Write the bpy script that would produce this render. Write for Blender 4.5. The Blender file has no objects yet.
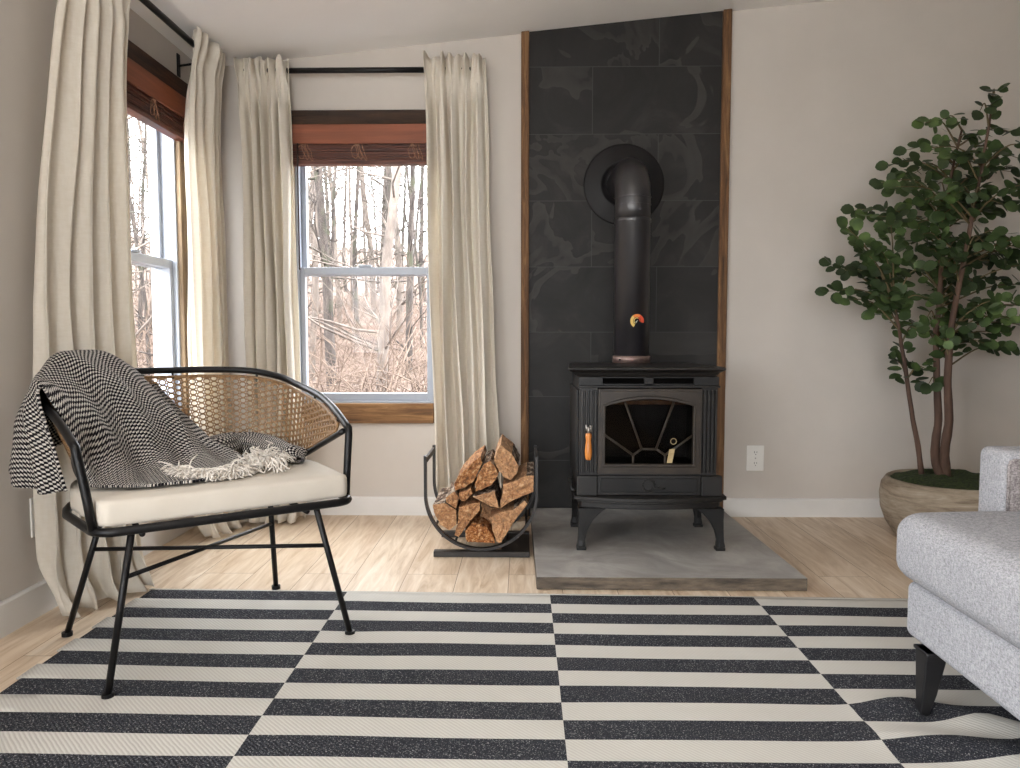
import bpy, bmesh, math, random
from mathutils import Vector, Matrix, noise
PI = math.pi
C = bpy.context.scene.collection
R = random.Random(7)

# ---------------------------------------------------------------- camera calibration (also used for surveying)
F, CY, CH = 740.0, -3.52, 0.857
PITCH = math.atan(47 / F)
YAW = math.atan(13 / F * math.cos(PITCH))

def ray(x, y):
    a = (x - 510) / F
    b = -(y - 384) / F
    fw = math.cos(PITCH) + b * math.sin(PITCH)
    up = b * math.cos(PITCH) - math.sin(PITCH)
    return (a * math.cos(YAW) - fw * math.sin(YAW), a * math.sin(YAW) + fw * math.cos(YAW), up)

def atY(x, y, Y):
    r = ray(x, y); t = (Y - CY) / r[1]
    return Vector((r[0] * t, Y, CH + r[2] * t))

def atZ(x, y, z):
    r = ray(x, y); t = (z - CH) / r[2]
    return Vector((r[0] * t, CY + r[1] * t, z))

cam_d = bpy.data.cameras.new('camera'); cam = bpy.data.objects.new('camera', cam_d); C.objects.link(cam)
cam.location = (0, CY, CH); cam.rotation_euler = (PI / 2 - PITCH, 0, YAW)
cam_d.sensor_fit = 'HORIZONTAL'; cam_d.sensor_width = 36; cam_d.lens = F * 36 / 1020; cam_d.clip_start = 0.02
bpy.context.scene.camera = cam

# ---------------------------------------------------------------- materials
def lin(c):
    return tuple((v / 255 / 12.92) if v / 255 <= .04045 else ((v / 255 + .055) / 1.055) ** 2.4 for v in c) + (1.0,)

class NT:
    def __init__(s, name):
        s.m = bpy.data.materials.new(name); s.m.use_nodes = True
        s.t = s.m.node_tree; s.n = s.t.nodes; s.l = s.t.links
        s.b = s.n['Principled BSDF']; s.out = s.n['Material Output']
        s.tc = s.n.new('ShaderNodeTexCoord')
    def node(s, kind, **kw):
        n = s.n.new('ShaderNode' + kind)
        for k, v in kw.items():
            if k.startswith('_'): setattr(n, k[1:], v)
            else:
                key = int(k[1:]) if k[0] == 'i' and k[1:].isdigit() else k
                n.inputs[key].default_value = v
        return n
    def link(s, a, b): s.l.new(a, b)
    def coord(s, scale=(1, 1, 1), rot=(0, 0, 0), kind='Object', loc=(0, 0, 0)):
        mp = s.node('Mapping'); mp.inputs['Scale'].default_value = scale; mp.inputs['Rotation'].default_value = rot
        mp.inputs['Location'].default_value = loc
        s.link(s.tc.outputs[kind], mp.inputs[0]); return mp.outputs[0]
    def noise(s, vec, scale, detail=4, rough=.6, dist=0):
        n = s.node('TexNoise', Scale=scale, Detail=detail, Roughness=rough, Distortion=dist); s.link(vec, n.inputs['Vector']); return n.outputs['Fac']
    def ramp(s, fac, stops):
        r = s.node('ValToRGB'); e = r.color_ramp.elements
        while len(e) < len(stops): e.new(.5)
        for i, (p, c) in enumerate(stops):
            e[i].position = p; e[i].color = c if len(c) == 4 and max(c) <= 1.0 else lin(c)
        s.link(fac, r.inputs[0]); return r.outputs[0]
    def mix(s, fac, a, b, mode='MIX'):
        n = s.node('Mix', _data_type='RGBA', _blend_type=mode)
        for i, v in ((0, fac), (6, a), (7, b)):
            if isinstance(v, (int, float, tuple)): n.inputs[i].default_value = v
            else: s.link(v, n.inputs[i])
        return n.outputs[2]
    def math(s, op, a, b=0.0):
        n = s.node('Math', _operation=op)
        for i, v in ((0, a), (1, b)):
            if isinstance(v, (int, float)): n.inputs[i].default_value = v
            else: s.link(v, n.inputs[i])
        return n.outputs[0]
    def base(s, c):
        if isinstance(c, tuple): s.b.inputs['Base Color'].default_value = c
        else: s.link(c, s.b.inputs['Base Color'])
    def bump(s, h, strength=.3, dist=.01):
        b = s.node('Bump', Strength=strength, Distance=dist); s.link(h, b.inputs['Height']); s.link(b.outputs[0], s.b.inputs['Normal'])
    def rough(s, r, metal=0.0, spec=None):
        if isinstance(r, (int, float)): s.b.inputs['Roughness'].default_value = r
        else: s.link(r, s.b.inputs['Roughness'])
        s.b.inputs['Metallic'].default_value = metal
        if spec is not None: s.b.inputs['Specular IOR Level'].default_value = spec

def simple(name, c1, c2=None, scale=8, rough=.5, metal=0.0, bump=.1, detail=5, stretch=(1, 1, 1), spec=None, dist=.01, lo=.35, hi=.65):
    s = NT(name); v = s.coord(stretch); n = s.noise(v, scale, detail)
    s.base(s.ramp(n, [(lo, lin(c1)), (hi, lin(c2 or c1))])); s.rough(rough, metal, spec)
    if bump: s.bump(n, bump, dist)
    return s.m

M = {}
M['wall'] = simple('painted_wall', (197, 190, 182), (202, 195, 187), 3, .85, bump=.04)
M['wall_low_bounce'] = simple('low_bounce_dark_green', (62, 66, 58), (70, 74, 66), 3, .85, bump=.04)  # dark colour given to the unseen right wall to cut bounce light
M['ceiling'] = simple('ceiling_paint', (236, 233, 230), (240, 237, 234), 2, .9, bump=.02)
M['white_trim'] = simple('white_trim_paint', (216, 214, 210), (222, 220, 217), 5, .5, bump=.02)
M['vinyl'] = simple('window_vinyl', (158, 164, 174), (164, 170, 180), 5, .4, bump=.0)
M['black_metal'] = simple('black_metal', (10, 9, 10), (17, 15, 16), 20, .42, 0, .05, spec=.3)
M['iron'] = simple('cast_iron', (22, 20, 19), (34, 31, 29), 14, .42, 0, .12, spec=.4, dist=.002)
M['iron_dark'] = simple('dark_cast_iron', (15, 14, 14), (24, 22, 21), 14, .45, 0, .12, spec=.35, dist=.002)
M['door_iron'] = simple('door_cast_iron', (38, 31, 25), (54, 45, 36), 14, .42, 0, .12, spec=.4, dist=.002)
M['rack_steel'] = simple('rack_steel', (26, 22, 21), (36, 31, 29), 25, .42, 0, .05)
M['inside_black'] = simple('firebox_soot_vent_shade', (5, 4, 4), (10, 8, 7), 8, .95, bump=0, spec=.05)
M['firebrick'] = simple('baffle_brick', (96, 66, 44), (140, 104, 74), 25, .9, bump=.2)
M['chrome'] = simple('steel', (150, 145, 140), (170, 165, 160), 10, .3, .9, 0)
M['collar_metal'] = simple('pipe_collar_metal', (120, 96, 90), (142, 122, 114), 30, .4, .6, .05)
M['plastic'] = simple('outlet_plastic', (232, 230, 225), (236, 234, 229), 5, .35, bump=0)
M['slot'] = simple('outlet_slot', (50, 48, 46), (50, 48, 46), 5, .6, bump=0)
M['moss'] = simple('moss', (26, 36, 16), (62, 76, 34), 90, .95, bump=1.0, dist=.01)
M['bark_thin'] = simple('branch_bark', (66, 47, 38), (98, 74, 60), 30, .8, bump=.5, stretch=(1, 1, .15), dist=.004)
M['bead'] = simple('dark_foot', (18, 17, 19), (24, 23, 25), 5, .45, bump=0)
M['blind_top'] = simple('blind_valance', (116, 62, 38), (138, 76, 48), 14, .5, bump=.1, stretch=(.2, .2, 3))
M['blind'] = simple('blind_slats', (60, 30, 22), (112, 62, 44), 22, .5, bump=.3, stretch=(.3, .3, 6))
M['cord'] = simple('blind_cord', (150, 110, 88), (170, 130, 104), 60, .8, bump=.2)
M['dark_cord'] = simple('tilt_wand', (40, 26, 22), (52, 34, 28), 10, .5, bump=0)
M['settee_cushion'] = simple('cream_upholstery', (192, 183, 170), (198, 190, 178), 6, .9, bump=.05)
M['pipe'] = simple('flue_black_paint', (26, 24, 28), (32, 30, 34), 6, .42, 0, .02, spec=1.0)
M['collar'] = simple('flue_collar_black', (18, 17, 18), (24, 22, 23), 6, .55, 0, .02, spec=.3)
M['handle_wood'] = simple('turned_handle_wood', (178, 104, 42), (205, 130, 60), 30, .35, bump=.05, stretch=(3, 3, .3))
M['needle'] = simple('white_needle', (235, 235, 225), None, 5, .5, bump=0)
M['tag'] = simple('pale_tag', (150, 128, 90), (182, 160, 118), 60, .7, bump=.1)
M['stem'] = simple('twig', (86, 74, 50), (110, 94, 64), 30, .8, bump=0)

def rustic(name, c, rotv=0, k=1.0, along='z'):
    s = NT(name)
    sc = {'z': (14, 14, 1.1), 'x': (1.1, 14, 14), 'y': (14, 1.1, 14)}[along]
    v = s.coord(sc); n = s.noise(v, 3.2, 7, .7, .8); n2 = s.noise(s.coord((1, 1, 1)), 6, 3)
    col = s.ramp(n, [(.3, lin(c[0])), (.5, lin(c[1])), (.68, lin(c[2]))])
    s.base(s.mix(n2, col, s.mix(.5, col, lin(c[0])))); s.rough(.75); s.bump(n, .5, .004); return s.m
M['trim_wood'] = rustic('rustic_trim_wood', ((56, 36, 20), (114, 80, 48), (160, 120, 78)))
M['sill_wood'] = rustic('rustic_sill_wood', ((74, 48, 26), (134, 96, 58), (176, 134, 88)), along='x')
M['head_wood'] = rustic('dark_header_wood', ((30, 20, 14), (62, 42, 28), (88, 62, 42)), along='x')
M['head_wood_y'] = rustic('dark_header_wood_side', ((30, 20, 14), (70, 44, 28), (96, 62, 42)), along='y')
M['case_wood'] = rustic('casing_wood', ((84, 66, 48), (134, 112, 86), (168, 146, 116)))

# floor: wide pale oak planks running towards the back wall
s = NT('oak_planks')
v = s.coord((1, 1, 1))
br = s.node('TexBrick', Scale=1.0); br.offset = .37; br.inputs['Mortar Size'].default_value = .0011
br.inputs['Brick Width'].default_value = 1.9; br.inputs['Row Height'].default_value = .185; br.inputs['Bias'].default_value = 0
br.inputs['Color1'].default_value = (0, 0, 0, 1); br.inputs['Color2'].default_value = (1, 1, 1, 1); br.inputs['Mortar'].default_value = (.5, .5, .5, 1)
s.link(s.coord(rot=(0, 0, PI / 2), loc=(0.3, .05, 0)), br.inputs['Vector'])
off = s.node('VectorMath', _operation='MULTIPLY_ADD'); s.link(br.outputs['Color'], off.inputs[0]); off.inputs[1].default_value = (3, 7, 0); s.link(v, off.inputs[2])
mp = s.node('Mapping'); mp.inputs['Scale'].default_value = (9, .9, 1); s.link(off.outputs[0], mp.inputs[0])
g = s.noise(mp.outputs[0], 2.6, 8, .62, 1.4)
mp2 = s.node('Mapping'); mp2.inputs['Scale'].default_value = (2.2, .8, 1); s.link(off.outputs[0], mp2.inputs[0])
kn = s.noise(mp2.outputs[0], 1.6, 2, .5, 1)
col = s.ramp(g, [(.30, lin((172, 146, 118))), (.5, lin((207, 187, 163))), (.68, lin((226, 211, 192)))])
col = s.mix(s.ramp(kn, [(.58, (0, 0, 0, 1)), (.78, (.55, .55, .55, 1))]), col, lin((164, 130, 96)))
col = s.mix(s.math('MULTIPLY', br.outputs['Color'], .28), col, lin((188, 158, 124)))
vo = s.node('TexVoronoi', Scale=2.1); s.link(v, vo.inputs['Vector'])
kd = s.ramp(vo.outputs['Distance'], [(.0, (1, 1, 1, 1)), (.045, (0, 0, 0, 1))])
col = s.mix(s.math('MULTIPLY', kd, .75), col, lin((112, 80, 54)))
s.base(s.mix(br.outputs['Fac'], col, lin((120, 92, 66)))); s.rough(.42); s.bump(g, .06, .003); M['floor'] = s.m

# slate cladding of large tiles with cleft texture
s = NT('slate_tiles')
v = s.coord((1, 1, 1)); mpz = s.coord(rot=(PI / 2, 0, 0), loc=(.02, -.02, 0))
br = s.node('TexBrick', Scale=1.0); br.offset = .5; br.inputs['Brick Width'].default_value = .61; br.inputs['Row Height'].default_value = .305
br.inputs['Mortar Size'].default_value = .0016; br.inputs['Color1'].default_value = (0, 0, 0, 1); br.inputs['Color2'].default_value = (1, 1, 1, 1)
sx = s.node('SeparateXYZ'); s.link(v, sx.inputs[0]); cx = s.node('CombineXYZ'); s.link(sx.outputs[0], cx.inputs[0]); s.link(sx.outputs[2], cx.inputs[1])
ad = s.node('VectorMath', _operation='ADD'); s.link(cx.outputs[0], ad.inputs[0]); ad.inputs[1].default_value = (.595, .035, 0)
s.link(ad.outputs[0], br.inputs['Vector'])
off = s.node('VectorMath', _operation='MULTIPLY_ADD'); s.link(br.outputs['Color'], off.inputs[0]); off.inputs[1].default_value = (5, 3, 9); s.link(v, off.inputs[2])
n1 = s.noise(off.outputs[0], 3.5, 9, .62, 1.2); n2 = s.noise(off.outputs[0], 1.7, 3, .5, 2.0)
col = s.ramp(n1, [(.3, lin((22, 21, 21))), (.55, lin((33, 32, 31))), (.75, lin((52, 50, 49)))])
ly = s.ramp(n2, [(.53, (0, 0, 0, 1)), (.535, (.85, .85, .85, 1)), (.60, (.4, .4, .4, 1)), (.61, (0, 0, 0, 1))])
col = s.mix(ly, col, lin((58, 56, 54)))
col = s.mix(s.math('MULTIPLY', br.outputs['Color'], .35), col, lin((36, 34, 32)))
s.base(s.mix(br.outputs['Fac'], col, lin((60, 60, 60)))); s.rough(.62, 0, .35)
hh = s.math('ADD', n1, s.math('MULTIPLY', ly, .6)); s.bump(hh, .35, .006); M['slate'] = s.m

# hearth slab: honed concrete-grey slate
s = NT('hearth_stone'); v = s.coord()
n1 = s.noise(v, 3.2, 9, .65, 1.5); n2 = s.noise(s.coord((1, 5, 1)), 5, 6, .6)
col = s.ramp(n1, [(.3, lin((118, 115, 112))), (.52, lin((150, 147, 143))), (.72, lin((180, 177, 172)))])
s.base(s.mix(s.math('MULTIPLY', n2, .4), col, lin((130, 122, 114)))); s.rough(.5); s.bump(n1, .15, .004); M['hearth'] = s.m
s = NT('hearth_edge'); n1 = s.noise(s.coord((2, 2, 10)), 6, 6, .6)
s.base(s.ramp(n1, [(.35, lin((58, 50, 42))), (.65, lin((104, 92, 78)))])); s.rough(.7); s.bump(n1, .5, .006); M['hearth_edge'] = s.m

# curtain linen, slightly translucent
def cloth(name, c1, c2, trans=.3, wscale=500):
    s = NT(name); n = s.noise(s.coord((1, 1, .25)), 90, 3); n2 = s.noise(s.coord((.25, .25, 1)), 130, 3)
    col = s.ramp(s.math('MULTIPLY', s.math('ADD', n, n2), .5), [(.38, lin(c1)), (.62, lin(c2))])
    s.base(col); s.rough(.95, 0, .1); s.bump(n, .05, .001)
    if trans:
        tr = s.node('BsdfTranslucent'); s.link(col, tr.inputs[0]); mx = s.node('MixShader', i0=trans)
        s.link(s.b.outputs[0], mx.inputs[1]); s.link(tr.outputs[0], mx.inputs[2]); s.link(mx.outputs[0], s.out.inputs[0])
    return s.m
M['linen'] = cloth('curtain_linen', (230, 223, 210), (236, 230, 219), .3)

# sofa heather fabric
s = NT('heather_grey_fabric'); a = s.noise(s.coord((1, 1, .3)), 420, 3, .7); b = s.noise(s.coord((.3, .3, 1)), 440, 3, .7)
ab = s.math('MULTIPLY', s.math('ADD', a, b), .5)
s.base(s.ramp(ab, [(.36, lin((118, 118, 121))), (.5, lin((154, 154, 158))), (.62, lin((176, 176, 179)))])); s.rough(.95, 0, .1); s.bump(ab, .4, .003); M['sofa'] = s.m
s = NT('shaded_sofa_fabric'); a = s.noise(s.coord((1, 1, .3)), 420, 3, .7); b = s.noise(s.coord((.3, .3, 1)), 440, 3, .7)
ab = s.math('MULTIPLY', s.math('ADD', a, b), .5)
s.base(s.ramp(ab, [(.36, lin((86, 80, 80))), (.5, lin((138, 131, 130))), (.64, lin((178, 172, 170)))])); s.rough(.95, 0, .1); s.bump(ab, .4, .003); M['sofa_shaded'] = s.m  # darker copy of the sofa fabric; shade of the arm's inner side in its colour

# rug: one cream and one charcoal weave
s = NT('cream_rug_weave'); w = s.node('TexWave', Scale=55.0, Distortion=1.2, Detail=1.0); w.bands_direction = 'DIAGONAL'; s.link(s.coord(), w.inputs['Vector'])
n = s.noise(s.coord(), 180, 2); n3 = s.noise(s.coord((1, 2, 1)), 5, 4)
col = s.ramp(w.outputs['Fac'], [(.0, lin((180, 176, 169))), (.6, lin((194, 191, 184)))])
s.base(s.mix(s.math('MULTIPLY', n3, .35), col, lin((176, 170, 161)))); s.rough(.95, 0, .1); s.bump(w.outputs['Fac'], .25, .002); M['rug_cream'] = s.m
s = NT('charcoal_rug_weave'); w = s.node('TexWave', Scale=55.0, Distortion=2.0, Detail=1.0); w.bands_direction = 'DIAGONAL'; s.link(s.coord(), w.inputs['Vector'])
n = s.noise(s.coord(), 300, 2, .7)
s.base(s.ramp(n, [(.50, lin((44, 45, 50))), (.60, lin((66, 67, 72))), (.68, lin((150, 149, 148)))])); s.rough(.95, 0, .1); s.bump(w.outputs['Fac'], .4, .003); M['rug_dark'] = s.m

# throw: nubby basket weave from UVs
s = NT('basket_weave_throw')
uv = s.node('UVMap'); mp = s.node('Mapping'); mp.inputs['Scale'].default_value = (1, 1, 1); s.link(uv.outputs[0], mp.inputs[0])
nz = s.node('TexNoise', Scale=14.0, Detail=2.0); s.link(uv.outputs[0], nz.inputs['Vector'])
dv = s.node('VectorMath', _operation='MULTIPLY_ADD'); s.link(nz.outputs['Color'], dv.inputs[0]); dv.inputs[1].default_value = (.003, .003, 0); s.link(mp.outputs[0], dv.inputs[2])
sp = s.node('SeparateXYZ'); s.link(dv.outputs[0], sp.inputs[0])
PW = 2 * PI / .0122
su = s.math('SINE', s.math('MULTIPLY', sp.outputs[0], PW)); sv = s.math('SINE', s.math('MULTIPLY', sp.outputs[1], PW))
pr = s.math('MULTIPLY', su, sv)
fn = s.noise(s.coord(), 260, 2)
hv = s.math('ADD', pr, s.math('MULTIPLY', s.math('SUBTRACT', fn, .5), 1.2))
s.base(s.ramp(s.math('ADD', s.math('MULTIPLY', hv, .5), .5), [(.38, lin((26, 24, 27))), (.52, lin((84, 80, 82))), (.66, lin((208, 202, 194)))]))
s.rough(.95, 0, .1); s.bump(s.math('ABSOLUTE', pr), .7, .006); M['throw'] = s.m
M['fringe'] = simple('fringe_yarn', (200, 192, 182), (226, 219, 210), 60, .95, bump=.2)

# cane
s = NT('cane_webbing'); n = s.noise(s.coord(), 160, 3); n2 = s.noise(s.coord(), 14, 3)
col = s.ramp(n, [(.3, lin((88, 62, 36))), (.5, lin((134, 100, 62))), (.7, lin((168, 134, 92)))])
s.base(s.mix(s.math('MULTIPLY', n2, .5), col, lin((108, 78, 46)))); s.rough(.5); s.bump(n, .5, .003); M['cane'] = s.m

# firewood
s = NT('split_log_grain'); n = s.noise(s.coord((1, .25, 1)), 75, 5, .8); n2 = s.noise(s.coord(), 13, 4)
col = s.ramp(n, [(.40, lin((48, 26, 14))), (.47, lin((142, 84, 38))), (.54, lin((196, 138, 80))), (.62, lin((232, 204, 162)))])
oi = s.node('ObjectInfo'); col = s.mix(s.math('MULTIPLY', oi.outputs['Random'], .5), col, lin((214, 184, 148)))
s.base(s.mix(s.math('MULTIPLY', n2, .5), col, lin((150, 84, 36)))); s.rough(.9); s.bump(n, 1.0, .006); M['log_cut'] = s.m
s = NT('log_bark'); n = s.noise(s.coord((1, .4, 1)), 42, 6, .8)
s.base(s.ramp(n, [(.4, lin((42, 30, 24))), (.5, lin((104, 78, 58))), (.6, lin((196, 180, 160)))])); s.rough(.95); s.bump(n, 1.0, .008); M['log_bark'] = s.m

# weathered wooden-look planter
s = NT('weathered_pot'); n = s.noise(s.coord((1, 1, 7)), 5, 8, .7, .6); n2 = s.noise(s.coord((1, 1, 2)), 6, 4)
col = s.ramp(n, [(.3, lin((104, 88, 72))), (.5, lin((152, 138, 120))), (.7, lin((182, 170, 152)))])
s.base(s.mix(s.ramp(n2, [(.5, (0, 0, 0, 1)), (.75, (.7, .7, .7, 1))]), col, lin((104, 88, 70)))); s.rough(.8); s.bump(n, .5, .006); M['pot'] = s.m
# leaves
s = NT('round_leaf'); n = s.noise(s.coord(), 5, 3); oi = s.noise(s.coord(), 40, 1)
col = s.ramp(n, [(.32, lin((32, 42, 24))), (.52, lin((56, 73, 40))), (.68, lin((92, 114, 62)))])
s.base(col); s.rough(.5, 0, .35); M['leaf'] = s.m

# outdoors
s = NT('leaf_litter'); n = s.noise(s.coord(), 9, 8, .75); n2 = s.noise(s.coord(), .7, 3)
col = s.ramp(n, [(.34, lin((42, 31, 25))), (.5, lin((84, 67, 56))), (.64, lin((114, 99, 88)))])
s.base(s.mix(s.math('MULTIPLY', n2, .5), col, lin((92, 64, 50)))); s.rough(1); s.bump(n, 1, .05); M['litter'] = s.m
s = NT('forest_bark'); n = s.noise(s.coord((1, 1, .3)), 14, 6, .7); n2 = s.noise(s.coord(), 2, 3)
s.base(s.mix(s.ramp(n2, [(.5, (0, 0, 0, 1)), (.62, (.8, .8, .8, 1))]), s.ramp(n, [(.35, lin((34, 29, 27))), (.65, lin((76, 68, 63)))]), lin((56, 58, 42)))); s.rough(1); M['tree_bark'] = s.m
M['pale_bark'] = simple('pale_bark', (72, 64, 59), (108, 98, 90), 8, 1, bump=.3, stretch=(1, 1, .4))
M['bounce_slab'] = simple('pale_bounce_slab', (190, 187, 181), (200, 197, 191), 4, .9, bump=.1)  # for the unseen slab added to reflect daylight onto the ceiling
M['brush'] = simple('dry_brush', (72, 58, 50), (114, 98, 86), 3, 1, bump=0)
M['orange_leaves'] = simple('rusty_leaves', (150, 84, 52), (176, 104, 70), 6, 1, bump=0)

def glass(name, refl=.06, tint=(1, 1, 1, 1)):
    m = bpy.data.materials.new(name); m.use_nodes = True; t = m.node_tree; t.nodes.clear()
    o = t.nodes.new('ShaderNodeOutputMaterial'); mx = t.nodes.new('ShaderNodeMixShader'); a = t.nodes.new('ShaderNodeBsdfTransparent'); g = t.nodes.new('ShaderNodeBsdfGlossy')
    a.inputs[0].default_value = tint; g.inputs['Roughness'].default_value = .02; mx.inputs[0].default_value = refl
    t.links.new(a.outputs[0], mx.inputs[1]); t.links.new(g.outputs[0], mx.inputs[2]); t.links.new(mx.outputs[0], o.inputs[0]); return m
M['glass'] = glass('window_glass', .005)
M['stove_glass'] = glass('stove_glass', .008, (.6, .55, .5, 1))

# ---------------------------------------------------------------- mesh helpers
class MB:
    def __init__(s): s.v = []; s.f = []; s.mi = []; s.uv = {}
    def add(s, vs, fs, mi=0):
        o = len(s.v); s.v += [tuple(p) for p in vs]; s.f += [tuple(i + o for i in f) for f in fs]; s.mi += [mi] * len(fs); return o
    def box(s, x0, x1, y0, y1, z0, z1, mi=0):
        s.add([(x0, y0, z0), (x1, y0, z0), (x1, y1, z0), (x0, y1, z0), (x0, y0, z1), (x1, y0, z1), (x1, y1, z1), (x0, y1, z1)],
              [(0, 3, 2, 1), (4, 5, 6, 7), (0, 1, 5, 4), (1, 2, 6, 5), (2, 3, 7, 6), (3, 0, 4, 7)], mi)
    def prism(s, pts, axis, a0, a1, mi=0):
        """extrude a 2-D outline along an axis ('x','y','z')"""
        def P(p, a): return {'x': (a, p[0], p[1]), 'y': (p[0], a, p[1]), 'z': (p[0], p[1], a)}[axis]
        n = len(pts)
        s.add([P(p, a0) for p in pts] + [P(p, a1) for p in pts],
              [tuple(range(n)), tuple(range(2 * n - 1, n - 1, -1))] + [(i, i + n, (i + 1) % n + n, (i + 1) % n) for i in range(n)], mi)
    def tube(s, pts, r, seg=10, mi=0, closed=False, flat=None):
        pts = [Vector(p) for p in pts]; n = len(pts); rings = []
        rr = r if isinstance(r, (list, tuple)) else [r] * n
        ref = Vector((0, 0, 1)); prev = None
        for i, p in enumerate(pts):
            if closed: t = pts[(i + 1) % n] - pts[i - 1]
            else: t = pts[min(i + 1, n - 1)] - pts[max(i - 1, 0)]
            t.normalize()
            if prev is None:
                a = t.cross(ref)
                if a.length < .05: a = t.cross(Vector((1, 0, 0)))
                a.normalize()
            else:
                a = prev - t * prev.dot(t); a.normalize()
            prev = a; b = t.cross(a)
            rings.append([p + (a * math.cos(2 * PI * k / seg) + b * math.sin(2 * PI * k / seg)) * rr[i] for k in range(seg)])
        vs = [q for rg in rings for q in rg]; fs = []
        for i in range(n if closed else n - 1):
            j = (i + 1) % n
            for k in range(seg): fs.append((i * seg + k, i * seg + (k + 1) % seg, j * seg + (k + 1) % seg, j * seg + k))
        if not closed: fs += [tuple(range(seg))[::-1], tuple((n - 1) * seg + k for k in range(seg))]
        s.add(vs, fs, mi)
    def lathe(s, prof, cx, cy, seg=32, mi=0, wob=None, cap=True):
        vs = []; fs = []
        for i, (r, z) in enumerate(prof):
            for k in range(seg):
                a = 2 * PI * k / seg; q = r * (1 + (wob(a, z) if wob else 0)); vs.append((cx + q * math.cos(a), cy + q * math.sin(a), z))
        for i in range(len(prof) - 1):
            for k in range(seg): fs.append((i * seg + k, i * seg + (k + 1) % seg, (i + 1) * seg + (k + 1) % seg, (i + 1) * seg + k))
        if cap: fs += [tuple(range(seg))[::-1], tuple((len(prof) - 1) * seg + k for k in range(seg))]
        s.add(vs, fs, mi)
    def grid(s, rows, mi=0, uvs=None):
        h, w = len(rows), len(rows[0]); o = s.add([p for r in rows for p in r], [(i * w + j, i * w + j + 1, (i + 1) * w + j + 1, (i + 1) * w + j) for i in range(h - 1) for j in range(w - 1)], mi)
        if uvs:
            for i in range(h):
                for j in range(w): s.uv[o + i * w + j] = uvs[i][j]
    def build(s, name, mats, parent=None, smooth=False, bevel=0, sub=0, solid=0, weld=False, seg=2, angle=None):
        me = bpy.data.meshes.new(name); me.from_pydata(s.v, [], s.f)
        if not isinstance(mats, (list, tuple)): mats = [mats]
        for m in mats: me.materials.append(m)
        me.polygons.foreach_set('material_index', s.mi)
        if s.uv:
            ul = me.uv_layers.new(name='UVMap')
            for l in me.loops: ul.data[l.index].uv = s.uv.get(l.vertex_index, (0, 0))
        bm = bmesh.new(); bm.from_mesh(me)
        if weld: bmesh.ops.remove_doubles(bm, verts=bm.verts, dist=1e-5)
        bmesh.ops.recalc_face_normals(bm, faces=bm.faces)
        bm.to_mesh(me); bm.free()
        if smooth: me.polygons.foreach_set('use_smooth', [True] * len(me.polygons))
        me.update(); o = bpy.data.objects.new(name, me); C.objects.link(o)
        if parent:
            o.parent = parent
            o.matrix_parent_inverse = Matrix.Translation(parent.matrix_basis.translation).inverted() if parent.type == 'EMPTY' else Matrix.Identity(4)
        if bevel:
            b = o.modifiers.new('bevel', 'BEVEL'); b.width = bevel; b.segments = seg; b.limit_method = 'ANGLE'; b.angle_limit = math.radians(40)
            if seg > 1 and smooth is False: me.polygons.foreach_set('use_smooth', [False] * len(me.polygons))
        if solid:
            b = o.modifiers.new('thickness', 'SOLIDIFY'); b.thickness = abs(solid); b.offset = 0 if solid > 0 else -1
        if sub:
            b = o.modifiers.new('smooth', 'SUBSURF'); b.levels = sub; b.render_levels = sub
        return o

def thing(name, label, cat, loc=(0, 0, 0), group=None):
    o = bpy.data.objects.new(name, None); C.objects.link(o); o.location = loc; o.empty_display_size = .05
    return tag(o, label, cat, group)

def tag(o, label, cat, group=None, kind=None):
    if label: o['label'] = label
    if cat: o['category'] = cat
    if group: o['group'] = group
    if kind: o['kind'] = kind
    return o

def struct(name, mb, mat, parent=None, **kw):
    o = mb.build(name, mat, parent, **kw); o['kind'] = 'structure'; return o

def ceil_z(x): return 2.257 + .0985 * x

def cr(ps, n):
    """Catmull-Rom through points, n samples per span"""
    ps = [Vector(p) for p in ps]; out = []
    for i in range(len(ps) - 1):
        a = ps[i - 1] if i else ps[0] * 2 - ps[1]; b = ps[i]; c = ps[i + 1]; d = ps[i + 2] if i + 2 < len(ps) else ps[-1] * 2 - ps[-2]
        for k in range(n):
            t = k / n; out.append(.5 * ((2 * b) + (c - a) * t + (2 * a - 5 * b + 4 * c - d) * t * t + (3 * b - a - 3 * c + d) * t ** 3))
    out.append(ps[-1]); return out

# ================================================================ THE ROOM
XL, XR, YB, YF = -1.5, 3.6, 0.0, -6.2
WB = dict(x0=-1.075, x1=-.425, z0=.541, z1=1.90)          # back window opening
WL = dict(y0=-.95, y1=-.30, z0=.541, z1=1.90)           # left window opening
WL2 = dict(y0=-5.1, y1=-2.9, z0=.30, z1=1.60)         # unseen second left window, added and sized for its light
T = .16
m = MB(); m.box(XL - T, XR + T, YF - T, YB + T, -.12, 0); struct('floor', m, M['floor'])
def zt(x): return ceil_z(x) + .02
m = MB()                                                  # sloped ceiling slab
m.prism([(XL - T, ceil_z(XL - T)), (XR + T, ceil_z(XR + T)), (XR + T, ceil_z(XR + T) + .15), (XL - T, ceil_z(XL - T) + .15)], 'y', YF - T, YB + T); struct('ceiling', m, M['ceiling'])
m = MB(); w = WB
def wallp(m, x0, x1, z0, z1, ya, yb):                     # wall piece whose top follows the ceiling when z1 is None
    m.prism([(x0, z0), (x1, z0), (x1, z1 if z1 else zt(x1)), (x0, z1 if z1 else zt(x0))], 'y', ya, yb)
wallp(m, XL - T, w['x0'], 0, None, YB, YB + T); wallp(m, w['x1'], XR + T, 0, None, YB, YB + T)
wallp(m, w['x0'], w['x1'], 0, w['z0'], YB, YB + T); wallp(m, w['x0'], w['x1'], w['z1'], None, YB, YB + T)
struct('wall_back', m, M['wall'])
m = MB(); zl = zt(XL)
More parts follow.
